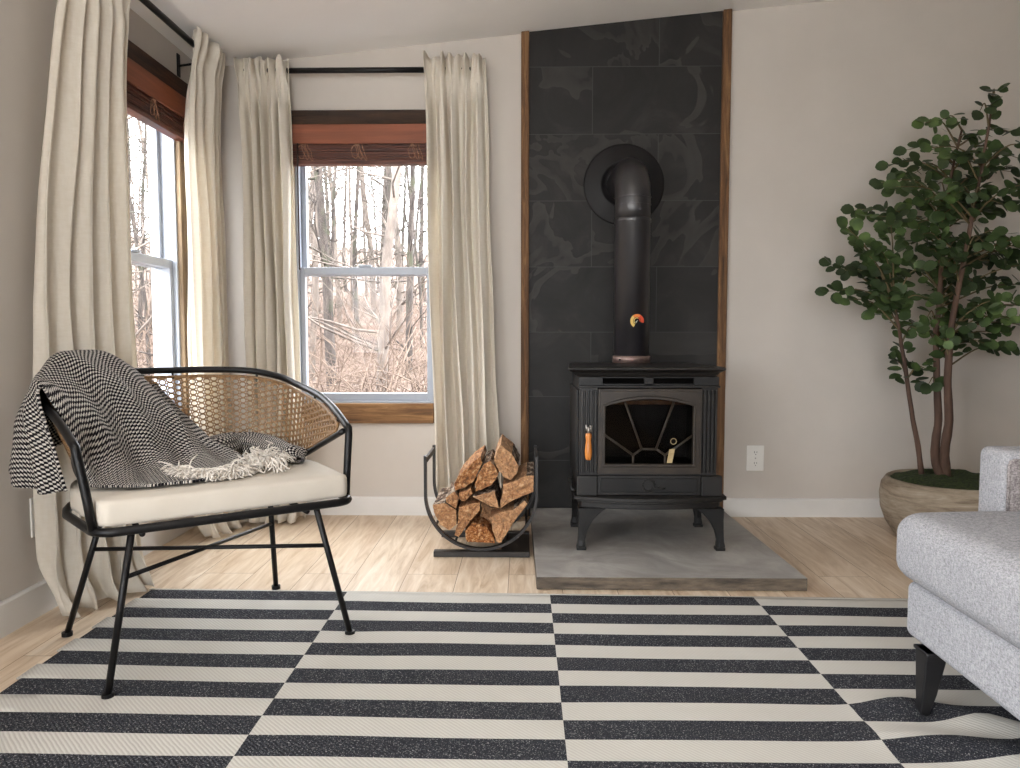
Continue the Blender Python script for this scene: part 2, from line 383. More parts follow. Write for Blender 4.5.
ys = [YF - T, WL2['y0'], WL2['y1'], WL['y0'], WL['y1'], YB]
for i in range(5):
    if i in (1, 3):
        q = WL2 if i == 1 else WL
        m.box(XL - .12, XL, ys[i], ys[i + 1], 0, q['z0']); m.box(XL - .12, XL, ys[i], ys[i + 1], q['z1'], zl)
    else: m.box(XL - .12, XL, ys[i], ys[i + 1], 0, zl)
struct('wall_left', m, M['wall'])
m = MB(); m.box(XR, XR + T, YF, YB, 0, zt(XR)); struct('wall_right', m, M['wall_low_bounce'])
FW = dict(x0=-.9, x1=.5, z0=.12, z1=1.8)               # unseen glazed opening behind the camera, added to let light in
m = MB(); wallp(m, XL, FW['x0'], 0, None, YF - T, YF); wallp(m, FW['x1'], XR, 0, None, YF - T, YF)
wallp(m, FW['x0'], FW['x1'], 0, FW['z0'], YF - T, YF); wallp(m, FW['x0'], FW['x1'], FW['z1'], None, YF - T, YF)
struct('wall_front', m, M['wall'])
# baseboards
for nm, a, b in (('baseboard_back_left', XL, -.012), ('baseboard_back_right', .953, XR)):
    m = MB(); m.prism([(-.016, 0), (0, 0), (0, .088), (-.010, .088), (-.016, .082)], 'x', a, b); struct(nm, m, M['white_trim'])
m = MB(); m.prism([(XL, 0), (XL + .016, 0), (XL + .016, .093), (XL + .010, .099), (XL, .099)], 'y', YF, YB - .016); struct('baseboard_left', m, M['white_trim'])

# slate surround with timber edging
m = MB(); m.prism([(.027, 0), (.912, 0), (.912, ceil_z(.912) - .001), (.027, ceil_z(.027) - .001)], 'y', -.018, -.0005)
tag(m.build('slate_surround', M['slate']), 'dark grey slate tile panel rising to the ceiling behind the wood stove', 'wall panel')
for k, (a, b) in enumerate(((-.010, .027), (.912, .952))):
    m = MB(); m.prism([(a, 0), (b, 0), (b, ceil_z(b) - .001), (a, ceil_z(a) - .001)], 'y', -.034, -.0005)
    struct('trim_%d' % (k + 1), m, M['trim_wood'], bevel=.003, seg=1)

# ---- windows (double hung)
def window(name, fr, n0, n1, z0, z1, dp=.13):
    """fr(u, d, z): u along the wall, d outward depth"""
    def bx(m, u0, u1, d0, d1, za, zb):
        P = [fr(u, d, z) for z in (za, zb) for (u, d) in ((u0, d0), (u1, d0), (u1, d1), (u0, d1))]
        m.add(P, [(0, 3, 2, 1), (4, 5, 6, 7), (0, 1, 5, 4), (1, 2, 6, 5), (2, 3, 7, 6), (3, 0, 4, 7)])
    e = thing(name, None, None, fr((n0 + n1) / 2, .05, z0)); e['kind'] = 'structure'
    zm = 1.165 if z1 > 1.8 else .95
    m = MB(); f = .010
    bx(m, n0, n0 + f, 0.0, dp, z0, z1); bx(m, n1 - f, n1, 0.0, dp, z0, z1); bx(m, n0 + f, n1 - f, 0.0, dp, z0, z0 + f); bx(m, n0 + f, n1 - f, 0, dp, z1 - f, z1)
    fo = m.build('window_frame', M['vinyl'], e, bevel=.002, seg=1)
    for nm, d0, za, zb, bt, tp in (('lower_sash', .02, z0 + f, zm + .024, .036, .036), ('upper_sash', .062, zm - .014, z1 - f, .03, .03)):
        m = MB(); a0, a1 = n0 + f, n1 - f; st = .024
        bx(m, a0, a0 + st, d0, d0 + .034, za, zb); bx(m, a1 - st, a1, d0, d0 + .034, za, zb); bx(m, a0 + st, a1 - st, d0, d0 + .034, za, za + bt); bx(m, a0 + st, a1 - st, d0, d0 + .034, zb - tp, zb)
        so = m.build(nm, M['vinyl'], e, bevel=.003, seg=2)
        g = MB(); bx(g, a0 + st - .003, a1 - st + .003, d0 + .015, d0 + .019, za + bt - .003, zb - tp + .003); g.build('glass_pane', M['glass'], so)
    m = MB(); bx(m, (n0 + n1) / 2 - .03, (n0 + n1) / 2 + .03, .008, .03, zm + .024, zm + .034); m.build('sash_lock', M['vinyl'], e, bevel=.003)
    return e
window('window_1', lambda u, d, z: (u, d, z), WB['x0'], WB['x1'], WB['z0'], 1.86)
window('window_2', lambda u, d, z: (XL - d, u, z), WL['y0'], WL['y1'], WL['z0'], 1.86, .105)
e = window('added_window', lambda u, d, z: (XL - d, u, z), WL2['y0'], WL2['y1'], WL2['z0'], WL2['z1'])
for (a, b) in ((WB['x0'], WB['x1']),):
    m = MB(); m.box(a, b, 0, .13, 1.86, 1.9); struct('trim_3', m, M['head_wood'])
m = MB(); m.box(XL - .11, XL, WL['y0'], WL['y1'], 1.86, 1.9); struct('trim_4', m, M['head_wood_y'])
# casings
m = MB(); m.box(-1.155, -1.075, -.02, 0, .446, 1.86); struct('trim_5', m, M['case_wood'], bevel=.002, seg=1)
m = MB(); m.box(-.425, -.355, -.02, 0, .446, 1.86); struct('trim_6', m, M['case_wood'], bevel=.002, seg=1)
m = MB(); m.box(-1.075, -.425, -.024, 0, .446, .541); struct('trim_7', m, M['sill_wood'], bevel=.003, seg=1)
m = MB(); m.box(-1.14, -.36, -.03, 0, 1.83, 1.908); struct('trim_8', m, M['head_wood'], bevel=.003, seg=1)
m = MB(); m.box(XL, XL + .02, -.30, -.225, .446, 1.86); struct('trim_9', m, M['case_wood'], bevel=.002, seg=1)
m = MB(); m.box(XL, XL + .02, -1.025, -.95, .446, 1.86); struct('trim_10', m, M['case_wood'], bevel=.002, seg=1)
m = MB(); m.box(XL, XL + .024, -.95, -.30, .446, .541); struct('trim_11', m, M['sill_wood'], bevel=.003, seg=1)
m = MB(); m.box(XL, XL + .03, -1.01, -.19, 1.872, 1.965); struct('trim_12', m, M['head_wood_y'], bevel=.003, seg=1)
# frame and glass of the added opening behind the camera
m = MB(); x0, x1, z0, z1 = FW['x0'], FW['x1'], FW['z0'], FW['z1']
for k in range(4):
    xx = x0 + (x1 - x0) * k / 3; m.box(max(x0, xx - .03), min(x1, xx + .03), YF - .1, YF - .04, z0, z1)
m.box(x0, x1, YF - .1, YF - .04, z0, z0 + .05); m.box(x0, x1, YF - .1, YF - .04, z1 - .05, z1)
dd = struct('added_door', m, M['white_trim'])
m = MB(); m.box(x0 + .02, x1 - .02, YF - .072, YF - .068, z0 + .02, z1 - .02); m.build('glass_pane', M['glass'], dd)

# ---- woven blinds
def blind(label, fr0, n0, n1, cord_at, wand=None, dz=0):
    def fr(u, d, z): return fr0(u, d, z + dz)
    def bx(m, u0, u1, d0, d1, za, zb):
        P = [fr(u, d, z) for z in (za, zb) for (u, d) in ((u0, d0), (u1, d0), (u1, d1), (u0, d1))]
        m.add(P, [(0, 3, 2, 1), (4, 5, 6, 7), (0, 1, 5, 4), (1, 2, 6, 5), (2, 3, 7, 6), (3, 0, 4, 7)])
    e = thing('window_blind', label, 'blind', fr((n0 + n1) / 2, 0.002, 1.855), 'raised wooden blinds')
    m = MB(); bx(m, n0 - .004, n1 + .004, -.058, -.046, 1.748, 1.836); bx(m, n0, n1, -.046, -.031, 1.80, 1.836); m.build('valance', M['blind_top'], e, bevel=.003)
    m = MB(); z = 1.668
    bx(m, n0, n1, -.05, -.006, 1.656, 1.668)
    k = 0
    while z < 1.772:
        o = (.003 if k % 2 else 0) + R.uniform(-.0025, .0025); bx(m, n0, n1, -.046 + o, -.006, z + .0012, z + .0058); z += .0078; k += 1
    m.build('slat_stack', M['blind'], e)
    for c in cord_at:
        m = MB(); u = n0 + (n1 - n0) * c
        for q in range(3):
            pts = []
            for t in range(15):
                a = 2 * PI * t / 14; pts.append(fr(u + (q - 1) * .018 + .016 * math.sin(a * 1.0) + R.uniform(-.004, .004), -.052 - .003 * math.cos(a), 1.712 + (.034 + .006 * q) * math.cos(a + q) * .9))
            m.tube(pts, .0016, 5)
        m.build('lift_cord', M['cord'], e, smooth=True)
    if wand is not None:
        m = MB(); u = n0 + wand; m.tube([fr(u, -.056, 1.75), fr(u, -.058, 1.6), fr(u, -.056, 1.17)], .0042, 8); m.build('tilt_wand', M['dark_cord'], e, smooth=True)
    return e
blind('reddish-brown wooden blind bunched up at the top of the back wall window', lambda u, d, z: (u, d, z), -1.088, -.43, (.12, .5, .9), .045)
blind('reddish-brown wooden blind raised at the top of the left wall window', lambda u, d, z: (XL - d, u, z), -.94, -.205, (.1, .5, .88), dz=.042)

# ---- curtain rods
def rod(label, p0, p1, brackets, wall):
    e = thing('curtain_rod', label, 'curtain rod', p0, 'black curtain rods')
    m = MB(); m.tube([p0, p1], .0125, 14); m.build('pole', M['black_metal'], e, smooth=True)
    for b in brackets:
        m = MB(); b = Vector(b); wv = Vector(wall)
        m.tube([b + Vector((0, 0, -.012)), b + wv * .98 + Vector((0, 0, -.03))], .005, 8)
        q = b + wv
        if abs(wv.x) > 0: m.box(q.x, q.x + .005, q.y - .012, q.y + .012, q.z - .075, q.z + .02)
        else: m.box(q.x - .012, q.x + .012, q.y - .005, q.y, q.z - .075, q.z + .02)
        m.build('bracket', M['black_metal'], e)
    return e
ROD = 2.062
rod('black metal curtain rod above the back wall window', (-1.27, -.1, ROD), (-.205, -.1, ROD), ((-1.14, -.1, ROD), (-.30, -.1, ROD)), (0, .1, 0))
rod('black metal curtain rod along the left wall under the ceiling', (-1.36, -1.45, ROD), (-1.36, -.13, ROD), ((-1.36, -1.12, ROD), (-1.36, -.25, ROD)), (-.14, 0, 0))

# ---- curtains
def curtain(label, top, bot, folds, ntop, seed, ztop, zmid=None, mid=None, puddle=.05, amp=.045, nrm=(0, -1), group='linen curtains', flare=1.0):
    """top/bot: ((x,y),(x,y)) ends; a cloth hung in pleats"""
    rr = random.Random(seed); W = 40 * folds; H = 70
    ph = [rr.uniform(-.5, .5) for _ in range(folds + 3)]; am = [rr.uniform(.55, 1.15) for _ in range(folds + 3)]
    N = Vector((nrm[0], nrm[1], 0)); rows = []
    for j in range(H + 1):
        t = j / H; z = ztop * (1 - t) + .012 * t
        row = []
        g = min(1, t / .07)                                       # pleat heading
        for i in range(W + 1):
            s_ = i / W
            # horizontal position blends from heading to hem, folds gathered
            e0 = Vector(top[0]).lerp(Vector(top[1]), s_); e1 = Vector(bot[0]).lerp(Vector(bot[1]), s_)
            if mid: 
                em = Vector(mid[0]).lerp(Vector(mid[1]), s_); q = t / .55
                e = e0.lerp(em, min(q, 1) ** .8) if t < .55 else em.lerp(e1, ((t - .55) / .45) ** 1.3)
            else: e = e0.lerp(e1, t ** 1.2)
            a = s_ * folds; k = int(a); fr_ = a - k
            phs = ph[k] * (1 - fr_) + ph[k + 1] * fr_; amk = am[k] * (1 - fr_) + am[k + 1] * fr_
            low = math.sin(2 * PI * a + phs * 1.6 * t + .3 * math.sin(3 * t + seed))
            low = math.copysign(abs(low) ** (.6 + .5 * max(0, (t - .6) / .4)), low)
            hi = math.sin(2 * PI * s_ * ntop + ph[1])             # tight little gathers at the heading
            pinch = math.exp(-((t - .06) / .025) ** 2)
            A = amp * amk * (.62 + .38 * t ** .6) * (1 - .6 * pinch)
            d = .034 * math.exp(-(t / .10) ** 2) + A * low * (.55 + .45 * g) + hi * .020 * math.exp(-(t / .045) ** 2) + .011 * noise.noise(Vector((s_ * 22, t * 1.6, seed))) + .004 * math.sin(2 * PI * a * 2.3 + 5 * t + seed) * t
            d += .014 * noise.noise(Vector((s_ * 4, t * 3.2, seed * 3.1)))
            lat = .012 * math.sin(4 * PI * a + 1) * t * flare + .016 * noise.noise(Vector((s_ * 9, t * 2.5, seed * 2.3))) + .010 * pinch * math.sin(2 * PI * a * 2) + .010 * noise.noise(Vector((s_ * 5, t * 4, seed * 1.7 + 9)))
            zz = z
            if t < .05: zz += (.009 * math.sin(2 * PI * s_ * ntop + seed) + .012 * noise.noise(Vector((s_ * 9, 3, seed)))) * (1 - t / .05)
            if t > .9:                                             # break on the floor
                q = (t - .9) / .1; d += puddle * q * q * (1 + .7 * noise.noise(Vector((s_ * 7, 2.2, seed)))); zz = max(.008, z + .018 * q * noise.noise(Vector((s_ * 9, seed, t * 9))))
                d += .02 * q * math.sin(2 * PI * a * 1.7 + seed) + .035 * q * noise.noise(Vector((s_ * 13, t * 16, seed * 5.0)))
            dirv = (Vector(bot[1]) - Vector(bot[0])).normalized()
            row.append((e.x + N.x * d + dirv.x * lat, e.y + N.y * d + dirv.y * lat, zz))
        rows.append(row)
    m = MB(); m.grid(rows); o = m.build('curtain', M['linen'], smooth=True, solid=.003)
    return tag(o, label, 'curtain', group)
curtain('cream linen curtain nearest the camera, left of the left wall window', ((-1.40, -1.235), (-1.37, -.955)), ((-1.445, -1.36), (-1.31, -1.03)), 5, 9, 1, 2.105, mid=((-1.44, -1.365), (-1.36, -.965)), amp=.055, nrm=(1, 0), puddle=.05)
curtain('cream linen curtain on the left wall, to the right of its window near the corner', ((-1.37, -.47), (-1.37, -.165)), ((-1.37, -.48), (-1.35, -.165)), 4, 8, 2, 2.105, amp=.046, nrm=(1, 0), puddle=.05)
curtain('cream linen curtain at the left side of the back wall window', ((-1.285, -.1), (-1.06, -.1)), ((-1.25, -.12), (-1.03, -.12)), 5, 8, 3, 2.106, amp=.046, nrm=(0, -1), puddle=.06)
curtain('cream linen curtain between the back wall window and the slate panel', ((-.445, -.1), (-.175, -.1)), ((-.40, -.11), (-.10, -.11)), 5, 8, 5, 2.110, amp=.046, nrm=(0, -1), puddle=.03)

# ---- outlets
def outlet(label, org, ax, nrm):
    o = Vector(org); ax = Vector(ax); n = Vector(nrm); e = thing('wall_outlet', label, 'outlet', org, 'white wall outlets'); up = Vector((0, 0, 1))
    def P(a, z, d): return o + ax * a + up * z + n * d
    def bx(m, a0, a1, z0, z1, d0, d1):
        m.add([P(a, z, d) for d in (d0, d1) for (a, z) in ((a0, z0), (a1, z0), (a1, z1), (a0, z1))], [(0, 3, 2, 1), (4, 5, 6, 7), (0, 1, 5, 4), (1, 2, 6, 5), (2, 3, 7, 6), (3, 0, 4, 7)])
    m = MB(); bx(m, -.041, .041, -.061, .061, 0, .006); m.build('cover_plate', M['plastic'], e, bevel=.003)
    for s_ in (-1, 1):
        m = MB(); c = s_ * .026; pts = []
        for k in range(16):
            a = 2 * PI * k / 16; pts.append((max(-.0145, min(.0145, .0175 * math.cos(a))), c + .0165 * math.sin(a)))
        m.add([P(x, z, .006) for x, z in pts] + [P(x, z, .0085) for x, z in pts], [tuple(range(16)), tuple(range(31, 15, -1))] + [(i, (i + 1) % 16, (i + 1) % 16 + 16, i + 16) for i in range(16)])
        so = m.build('socket', M['plastic'], e)
        m = MB(); bx(m, -.0065, -.0045, c - .001, c + .008, .0082, .0092); bx(m, .0045, .0065, c, c + .007, .0082, .0092); bx(m, -.002, .002, c - .0095, c - .006, .0082, .0092); m.build('slots', M['slot'], so)
    m = MB(); m.tube([P(0, 0, .005), P(0, 0, .0075)], .003, 10); m.build('screw', M['chrome'], e)
outlet('white duplex outlet on the back wall to the right of the stove', (1.107, -.0005, .281), (1, 0, 0), (0, -1, 0))
outlet('white outlet low on the left wall under the hanging blanket', (XL + .0005, -1.285, .307), (0, 1, 0), (1, 0, 0))

# ================================================================ RUG
X0 = [-1.258, -.585, .090, .753, 1.42, 2.09]
SY = .0825; NROW = 30; YT = -1.115
def rug_h(x, y):
    h = .0015 * math.sin(x * 5 + y * 7) + .004 * max(0, noise.noise(Vector((x * 1.6, y * 3.2, 4.0)))) 
    # wrinkles pushed up in front of the sofa leg
    for (cx, cy, ang, ln, wd, hh) in ((.845, -1.865, .05, .08, .035, .022), (1.03, -1.94, -.6, .20, .040, .026), (1.0, -2.06, -.35, .28, .05, .024)):
        dx, dy = x - cx, y - cy; a = dx * math.cos(ang) + dy * math.sin(ang); b = -dx * math.sin(ang) + dy * math.cos(ang)
        h += hh * math.exp(-(a / ln) ** 2 * 1.4 - (b / wd) ** 2)
    k = min(1, max(0, (math.hypot(x - .915, y + 1.885) - .012) / .03)); h *= k
    for fx, fy in ((-.981, -1.837), (-.496, -1.453), (-.837, -1.072), (-1.308, -1.467)):
        h *= min(1, max(0, (math.hypot(x - fx, y - fy) - .015) / .08))
    return max(0, h)
m = MB(); NXS = 22; NYS = 3; TH = .004
for c in range(5):
    for r in range(NROW):
        mi = 1 if (r + c) % 2 == 0 else 0
        rows = []
        for j in range(NYS + 1):
            rows.append([])
            for i in range(NXS + 1):
                x = X0[c] + (X0[c + 1] - X0[c]) * i / NXS; y = YT - .009 - .021 * x - (SY - .0028 - .0018 * x) * (r + j / NYS)
                yy = y + (.0045 * noise.noise(Vector((x * 3.1, y * 2, 1.3))) + .004 * math.sin(x * 2.2 + y)) ; 
                if r == 0 and j == 0: yy = y
                if c == 0 and i < 4: x += (.008 if mi else -.004) * (1 - i / 4)
                rows[-1].append((x, yy, TH + rug_h(x, yy)))
        m.grid(rows, mi)
rows = [[(X0[0] + (X0[5] - X0[0]) * i / 110, YT - .009 - .021 * (X0[0] + (X0[5] - X0[0]) * i / 110) + .016 * (1 - j), TH - .002 * (1 - j) + .0005 + j * rug_h(0, 0) * 0) for i in range(111)] for j in range(2)]
m.grid(rows, 0)
rug = m.build('area_rug', [M['rug_cream'], M['rug_dark']], smooth=True, solid=-.0038, weld=True)
tag(rug, 'black and cream striped woven rug covering the oak floor', 'rug')

# ================================================================ HEARTH PAD
m = MB(); ch = .045
P = [(.047, -1.055), (.961, -1.055), (.940, -.036), (.035, -.036)]
m.add([(x, y, z) for z in (0.001, ch) for x, y in P], [(0, 3, 2, 1), (0, 1, 5, 4), (1, 2, 6, 5), (2, 3, 7, 6), (3, 0, 4, 7)], 1); m.f.append((4, 5, 6, 7)); m.mi.append(0)
o = m.build('hearth_pad', [M['hearth'], M['hearth_edge']], bevel=.003, weld=True); tag(o, 'low grey stone hearth slab on the floor under the stove', 'hearth')

# ================================================================ STOVE
SX = .479; FY = -.70; BY = -.30
st = thing('wood_stove', 'black cast iron wood stove with arched glass door on four curved legs', 'stove', (SX, -.5, ch))
def sb(name, boxes, mat, parent=st, bevel=.003, seg=2):
    m = MB()
    for b in boxes: m.box(*b)
    return m.build(name, mat, parent, bevel=bevel, seg=seg)
# body shell: sides, back, top and floor so that the firebox is really hollow
sb('body', [(.216, .246, -.69, BY, .25, .71), (.712, .742, -.69, BY, .25, .71), (.246, .712, BY - .03, BY, .25, .71), (.246, .712, -.69, BY - .03, .25, .335), (.246, .712, -.67, BY - .03, .66, .71)], M['iron_dark'])
# raised side panels
for s_, nm in ((-1, .216), (1, .742)):
    sb('side_panel', [(min(nm, nm + s_ * .008), max(nm, nm + s_ * .008), -.66, BY + .03, .29, .655)], M['iron_dark'])
# moulded top plate
m = MB(); prof = [(0, .705), (.006, .712), (.012, .714), (.018, .722), (.034, .730), (.040, .7345), (.040, .7395), (.034, .744)]
rings = []
for d, z in prof: rings.append([(.209 - d, FY - .004 - d, z), (.728 + d * .8, FY - .004 - d, z), (.715 + d * .6, BY + d * .4, z), (.225 - d * .6, BY + d * .4, z)])
rings.append([(.190, FY - .022, .7465), (.742, FY - .022, .7465), (.72, BY, .7465), (.218, BY, .7465)])
o0 = m.add([p for r_ in rings for p in r_], [(i * 4 + k, i * 4 + (k + 1) % 4, i * 4 + 4 + (k + 1) % 4, i * 4 + 4 + k) for i in range(len(rings) - 1) for k in range(4)] + [(0, 1, 2, 3), tuple(4 * (len(rings) - 1) + k for k in range(4))])
m.build('top_plate', M['iron'], st, bevel=.0015, seg=1)
# frieze with two warm air slots
m = MB(); y0, y1 = FY - .002, FY + .012
sx0, sx1, sx2, sx3 = .305, .461, .497, .65
m.box(.213, sx0, y0, y1, .672, .706); m.box(sx1, sx2, y0, y1, .672, .706); m.box(sx3, .745, y0, y1, .672, .706); m.box(sx0, sx3, y0, y1, .700, .706); m.box(sx0, sx3, y0, y1, .672, .680)
fz = m.build('vent_frieze', M['iron_dark'], st, bevel=.0015, seg=1)
m = MB(); m.box(.30, .66, y1, y1 + .003, .675, .705); m.build('vent_shade_plate', M['inside_black'], fz)  # black plate behind the slots, their shade put into its colour
sb('cornice_bead', [(.209, .749, FY - .008, FY + .01, .664, .672)], M['iron'], bevel=.002)
# fluted pilasters
for x0, x1 in ((.217, .285), (.683, .742)):
    m = MB(); m.box(x0, x1, FY + .004, FY + .02, .328, .664); n = 4; w_ = (x1 - x0) / n
    for k in range(n):
        c_ = x0 + w_ * (k + .5); pts = [(c_ - w_ * .36, FY + .004), (c_ - w_ * .2, FY - .005), (c_ + w_ * .2, FY - .005), (c_ + w_ * .36, FY + .004)]
        m.prism(pts, 'z', .338, .654)
    m.build('pilaster', M['iron'], st)
# door with arched window
def arch(x0, x1, z0, zs, zc, n=20):
    pts = [(x0, z0), (x1, z0)]
    for k in range(n + 1):
        t = k / n; x = x1 + (x0 - x1) * t; pts.append((x, zs + (zc - zs) * (1 - (2 * t - 1) ** 2)))
    return pts
def ring_plate(m, outer, inner, y0, y1):
    n = len(outer); vs = [(x, y, z) for y in (y0, y1) for x, z in outer + inner]
    fs = []
    for i in range(n):
        j = (i + 1) % n
        fs += [(i, j, n + j, n + i), (2 * n + i, 3 * n + i, 3 * n + j, 2 * n + j), (i, 2 * n + i, 2 * n + j, j), (n + i, n + j, 3 * n + j, 3 * n + i)]
    m.add(vs, fs)
def rect_like(x0, x1, z0, z1, n=20):
    pts = [(x0, z0), (x1, z0)]
    for k in range(n + 1): pts.append((x1 + (x0 - x1) * k / n, z1))
    return pts
m = MB(); ring_plate(m, rect_like(.287, .681, .333, .660), arch(.314, .648, .372, .594, .621), FY - .004, FY + .012)
ring_plate(m, rect_like(.295, .673, .341, .652), arch(.304, .658, .360, .598, .634), FY - .008, FY - .002)
dr = m.build('door', M['door_iron'], st, bevel=.0012, seg=1)
m = MB(); ring_plate(m, arch(.304, .658, .362, .600, .632), arch(.314, .648, .372, .594, .621), FY - .013, FY - .004); m.build('arch_moulding', M['door_iron'], dr, bevel=.002, seg=2)
def pp(x, y): q = atY(x, y, FY - .004); return (q.x, q.y, q.z)
m = MB()
for a, b in (((625, 402), (641.6, 449)), ((673.8, 402), (656, 449)), ((604, 434.5), (633, 455)), ((694, 434.5), (665, 455)), ((633, 466), (633, 455)), ((665, 466), (665, 455)), ((633, 455), (641.6, 449)), ((641.6, 449), (656, 449)), ((656, 449), (665, 455))):
    m.tube([pp(*a), pp(*b)], .0046, 8)
m.build('sunburst_bars', M['door_iron'], dr, smooth=True)
m = MB(); g_ = arch(.310, .652, .368, .596, .623); m.prism(g_, 'y', FY + .012, FY + .016); m.build('glass_pane', M['stove_glass'], dr)
# hinge-side and firebox
m = MB(); m.box(.25, .708, -.672, -.335, .336, .340); m.box(.25, .254, -.672, -.335, .34, .655); m.box(.704, .708, -.672, -.335, .34, .655); m.box(.254, .704, -.337, -.333, .34, .655); m.build('firebox', M['inside_black'], st)
m = MB(); m.box(.256, .702, -.670, -.345, .597, .614); m.build('baffle', M['firebrick'], st, bevel=.003)
# handle
e = MB(); q0 = atY(588.7, 432, FY - .05); q1 = atY(588.7, 459, FY - .05)
prof = [(.004, 0), (.010, .003), (.0130, .018), (.0138, .035), (.0115, .06), (.0098, .075), (.0122, .092), (.0105, .101), (.004, .104)]
hx, hy, hz = q0.x, FY - .045, .392
e.lathe([(r_, hz + z) for r_, z in prof], hx, hy, 16); hd = e.build('handle', M['handle_wood'], st, smooth=True)
m = MB(); m.tube([(hx, hy, hz + .10), (hx, hy, hz + .128)], .006, 10); m.tube([(hx - .008, hy, hz + .112), (hx - .008, hy, hz + .134)], .0045, 8); m.tube([(hx + .009, hy, hz + .108), (hx + .009, hy, hz + .132)], .0045, 8); m.tube([(hx, hy, hz + .118), (hx, FY - .002, hz + .118)], .005, 10)
m.build('latch', M['chrome'], hd, smooth=True)
# tag on a ring leaning inside the glass
m = MB(); c_ = atY(673, 441, FY - .002); m.tube([(c_.x + .011 * math.cos(a), FY - .0115, c_.z + .011 * math.sin(a)) for a in [2 * PI * k / 20 for k in range(20)]], .0016, 6, closed=True)
rg = m.build('ring', M['tag'], st, smooth=True)
m = MB(); a_ = atY(672, 449, FY); m.add([(a_.x - .012, FY - .012, a_.z), (a_.x + .009, FY - .012, a_.z + .003), (a_.x - .001, FY - .012, a_.z - .052), (a_.x - .022, FY - .012, a_.z - .052), (a_.x - .012, FY - .0095, a_.z), (a_.x + .009, FY - .0095, a_.z + .003), (a_.x - .001, FY - .0095, a_.z - .052), (a_.x - .022, FY - .0095, a_.z - .052)], [(0, 1, 2, 3), (7, 6, 5, 4), (0, 4, 5, 1), (1, 5, 6, 2), (2, 6, 7, 3), (3, 7, 4, 0)])
m.build('hanging_tag', M['tag'], rg)
# lower band / ash drawer with crest
sb('plinth', [(.206, .285, FY - .014, FY + .02, .250, .326), (.682, .761, FY - .014, FY + .02, .250, .326), (.285, .682, FY - .002, FY + .02, .250, .326)], M['iron'], bevel=.003)
ad = sb('ash_drawer', [(.298, .669, FY - .009, FY - .002, .262, .318)], M['iron_dark'], bevel=.003)
m = MB(); cx_, cz_ = .481, .290
m.tube([(cx_ + .021 * math.cos(a), FY - .011, cz_ + .021 * math.sin(a)) for a in [2 * PI * k / 28 for k in range(28)]], .0028, 6, closed=True)
for k in range(14):
    a = 2 * PI * k / 14; m.tube([(cx_ + .021 * math.cos(a), FY - .012, cz_ + .021 * math.sin(a)), (cx_ + .029 * math.cos(a + .22), FY - .012, cz_ + .029 * math.sin(a + .22))], [.0028, .001], 6)
m.tube([(cx_ + .012, FY - .012, cz_ - .008), (cx_ + .03, FY - .012, cz_ - .012), (cx_ + .042, FY - .012, cz_ - .006), (cx_ + .05, FY - .012, cz_ - .014), (cx_ + .064, FY - .012, cz_ - .010)], .0026, 6)
m.build('crest', M['iron'], ad, smooth=True)
# bowed base ledge
pts = [(.196, -.34), (.196, -.70)] + [(.196 + (.778 - .196) * k / 20, -.715 - .055 * (1 - (2 * k / 20 - 1) ** 2)) for k in range(21)] + [(.778, -.70), (.778, -.34)]
m = MB()
for k_, (ins, z0, z1) in enumerate(((0, .236, .250), (.012, .226, .236), (.02, .205, .226))):
    m.prism([(x + (ins if x < SX else -ins) * (1 if x < .2 or x > .77 else 0), y + (ins if y < -.5 else 0)) for x, y in pts], 'z', z0, z1)
m.build('base_ledge', M['iron'], st, bevel=.002, seg=1)
m = MB(); m.tube([(.185, -.69, .268), (.205, -.69, .268)], .008, 10); m.tube([(.188, -.64, .30), (.188, -.68, .268)], .006, 8); m.build('air_lever', M['iron_dark'], st, smooth=True)
# cabriole legs
def leg(sx, yf, dy, hi=.206):
    m = MB(); x = .212 if sx < 0 else .764
    d = -sx
    # side profile in the x-z plane, then the same in y-z
    prof_out = [(0, hi), (.004, .16), (.000, .12), (-.002 * 1, .08), (-.006, .062), (-.004, ch)]
    prof_in = [(.026, ch), (.028, .062), (.026, .085), (.034, .12), (.052, .155), (.078, .185), (.105, hi)]
    pl = [(x + d * a, z) for a, z in prof_out] + [(x + d * a, z) for a, z in prof_in]
    m.prism(pl, 'y', yf, yf + dy * .018)
    pl2 = [(yf + dy * a, z) for a, z in prof_out] + [(yf + dy * a * .8, z) for a, z in prof_in]
    m.prism(pl2, 'x', x, x + d * .018)
    m.box(min(x - d * .006, x + d * .03), max(x - d * .006, x + d * .03), min(yf - dy * .006, yf + dy * .03), max(yf - dy * .006, yf + dy * .03), ch, ch + .012)
    return m.build('leg', M['iron_dark'], st, bevel=.002, seg=2)
for sx in (-1, 1): leg(sx, -.735, 1); leg(sx, -.36, -1)

# ---- flue pipe
fl = thing('flue_pipe', 'black stove pipe rising from the stove and elbowing into the slate', 'stove pipe', (.468, -.32, .747))
m = MB(); PX, PYY, PR = .463, -.345, .0745
m.lathe([(PR - .002, .765), (PR, .766), (PR, 1.335), (PR + .0025, 1.338), (PR + .0025, 1.352), (PR, 1.355)], PX, PYY, 36); m.build('pipe_section', M['pipe'], fl, smooth=True)
m = MB(); m.lathe([(PR + .006, .747), (PR + .006, .776), (PR + .001, .778)], PX, PYY, 36); co = m.build('base_collar', M['collar_metal'], fl, smooth=True)
m = MB(); m.tube([(PX - .055, PYY - .058, .762), (PX - .058, PYY - .062, .762)], .004, 8); m.build('screw', M['black_metal'], co)
m = MB(); path = [(PX, PYY, 1.35), (PX, PYY, 1.405)]
Rb = .13
for k in range(4):
    a = PI / 2 * (k + .5) / 4
    path.append((PX, PYY + Rb * (1 - math.cos(a)), 1.43 + Rb * math.sin(a)))
path += [(PX, PYY + Rb + .02, 1.43 + Rb), (PX, -.019, 1.43 + Rb)]
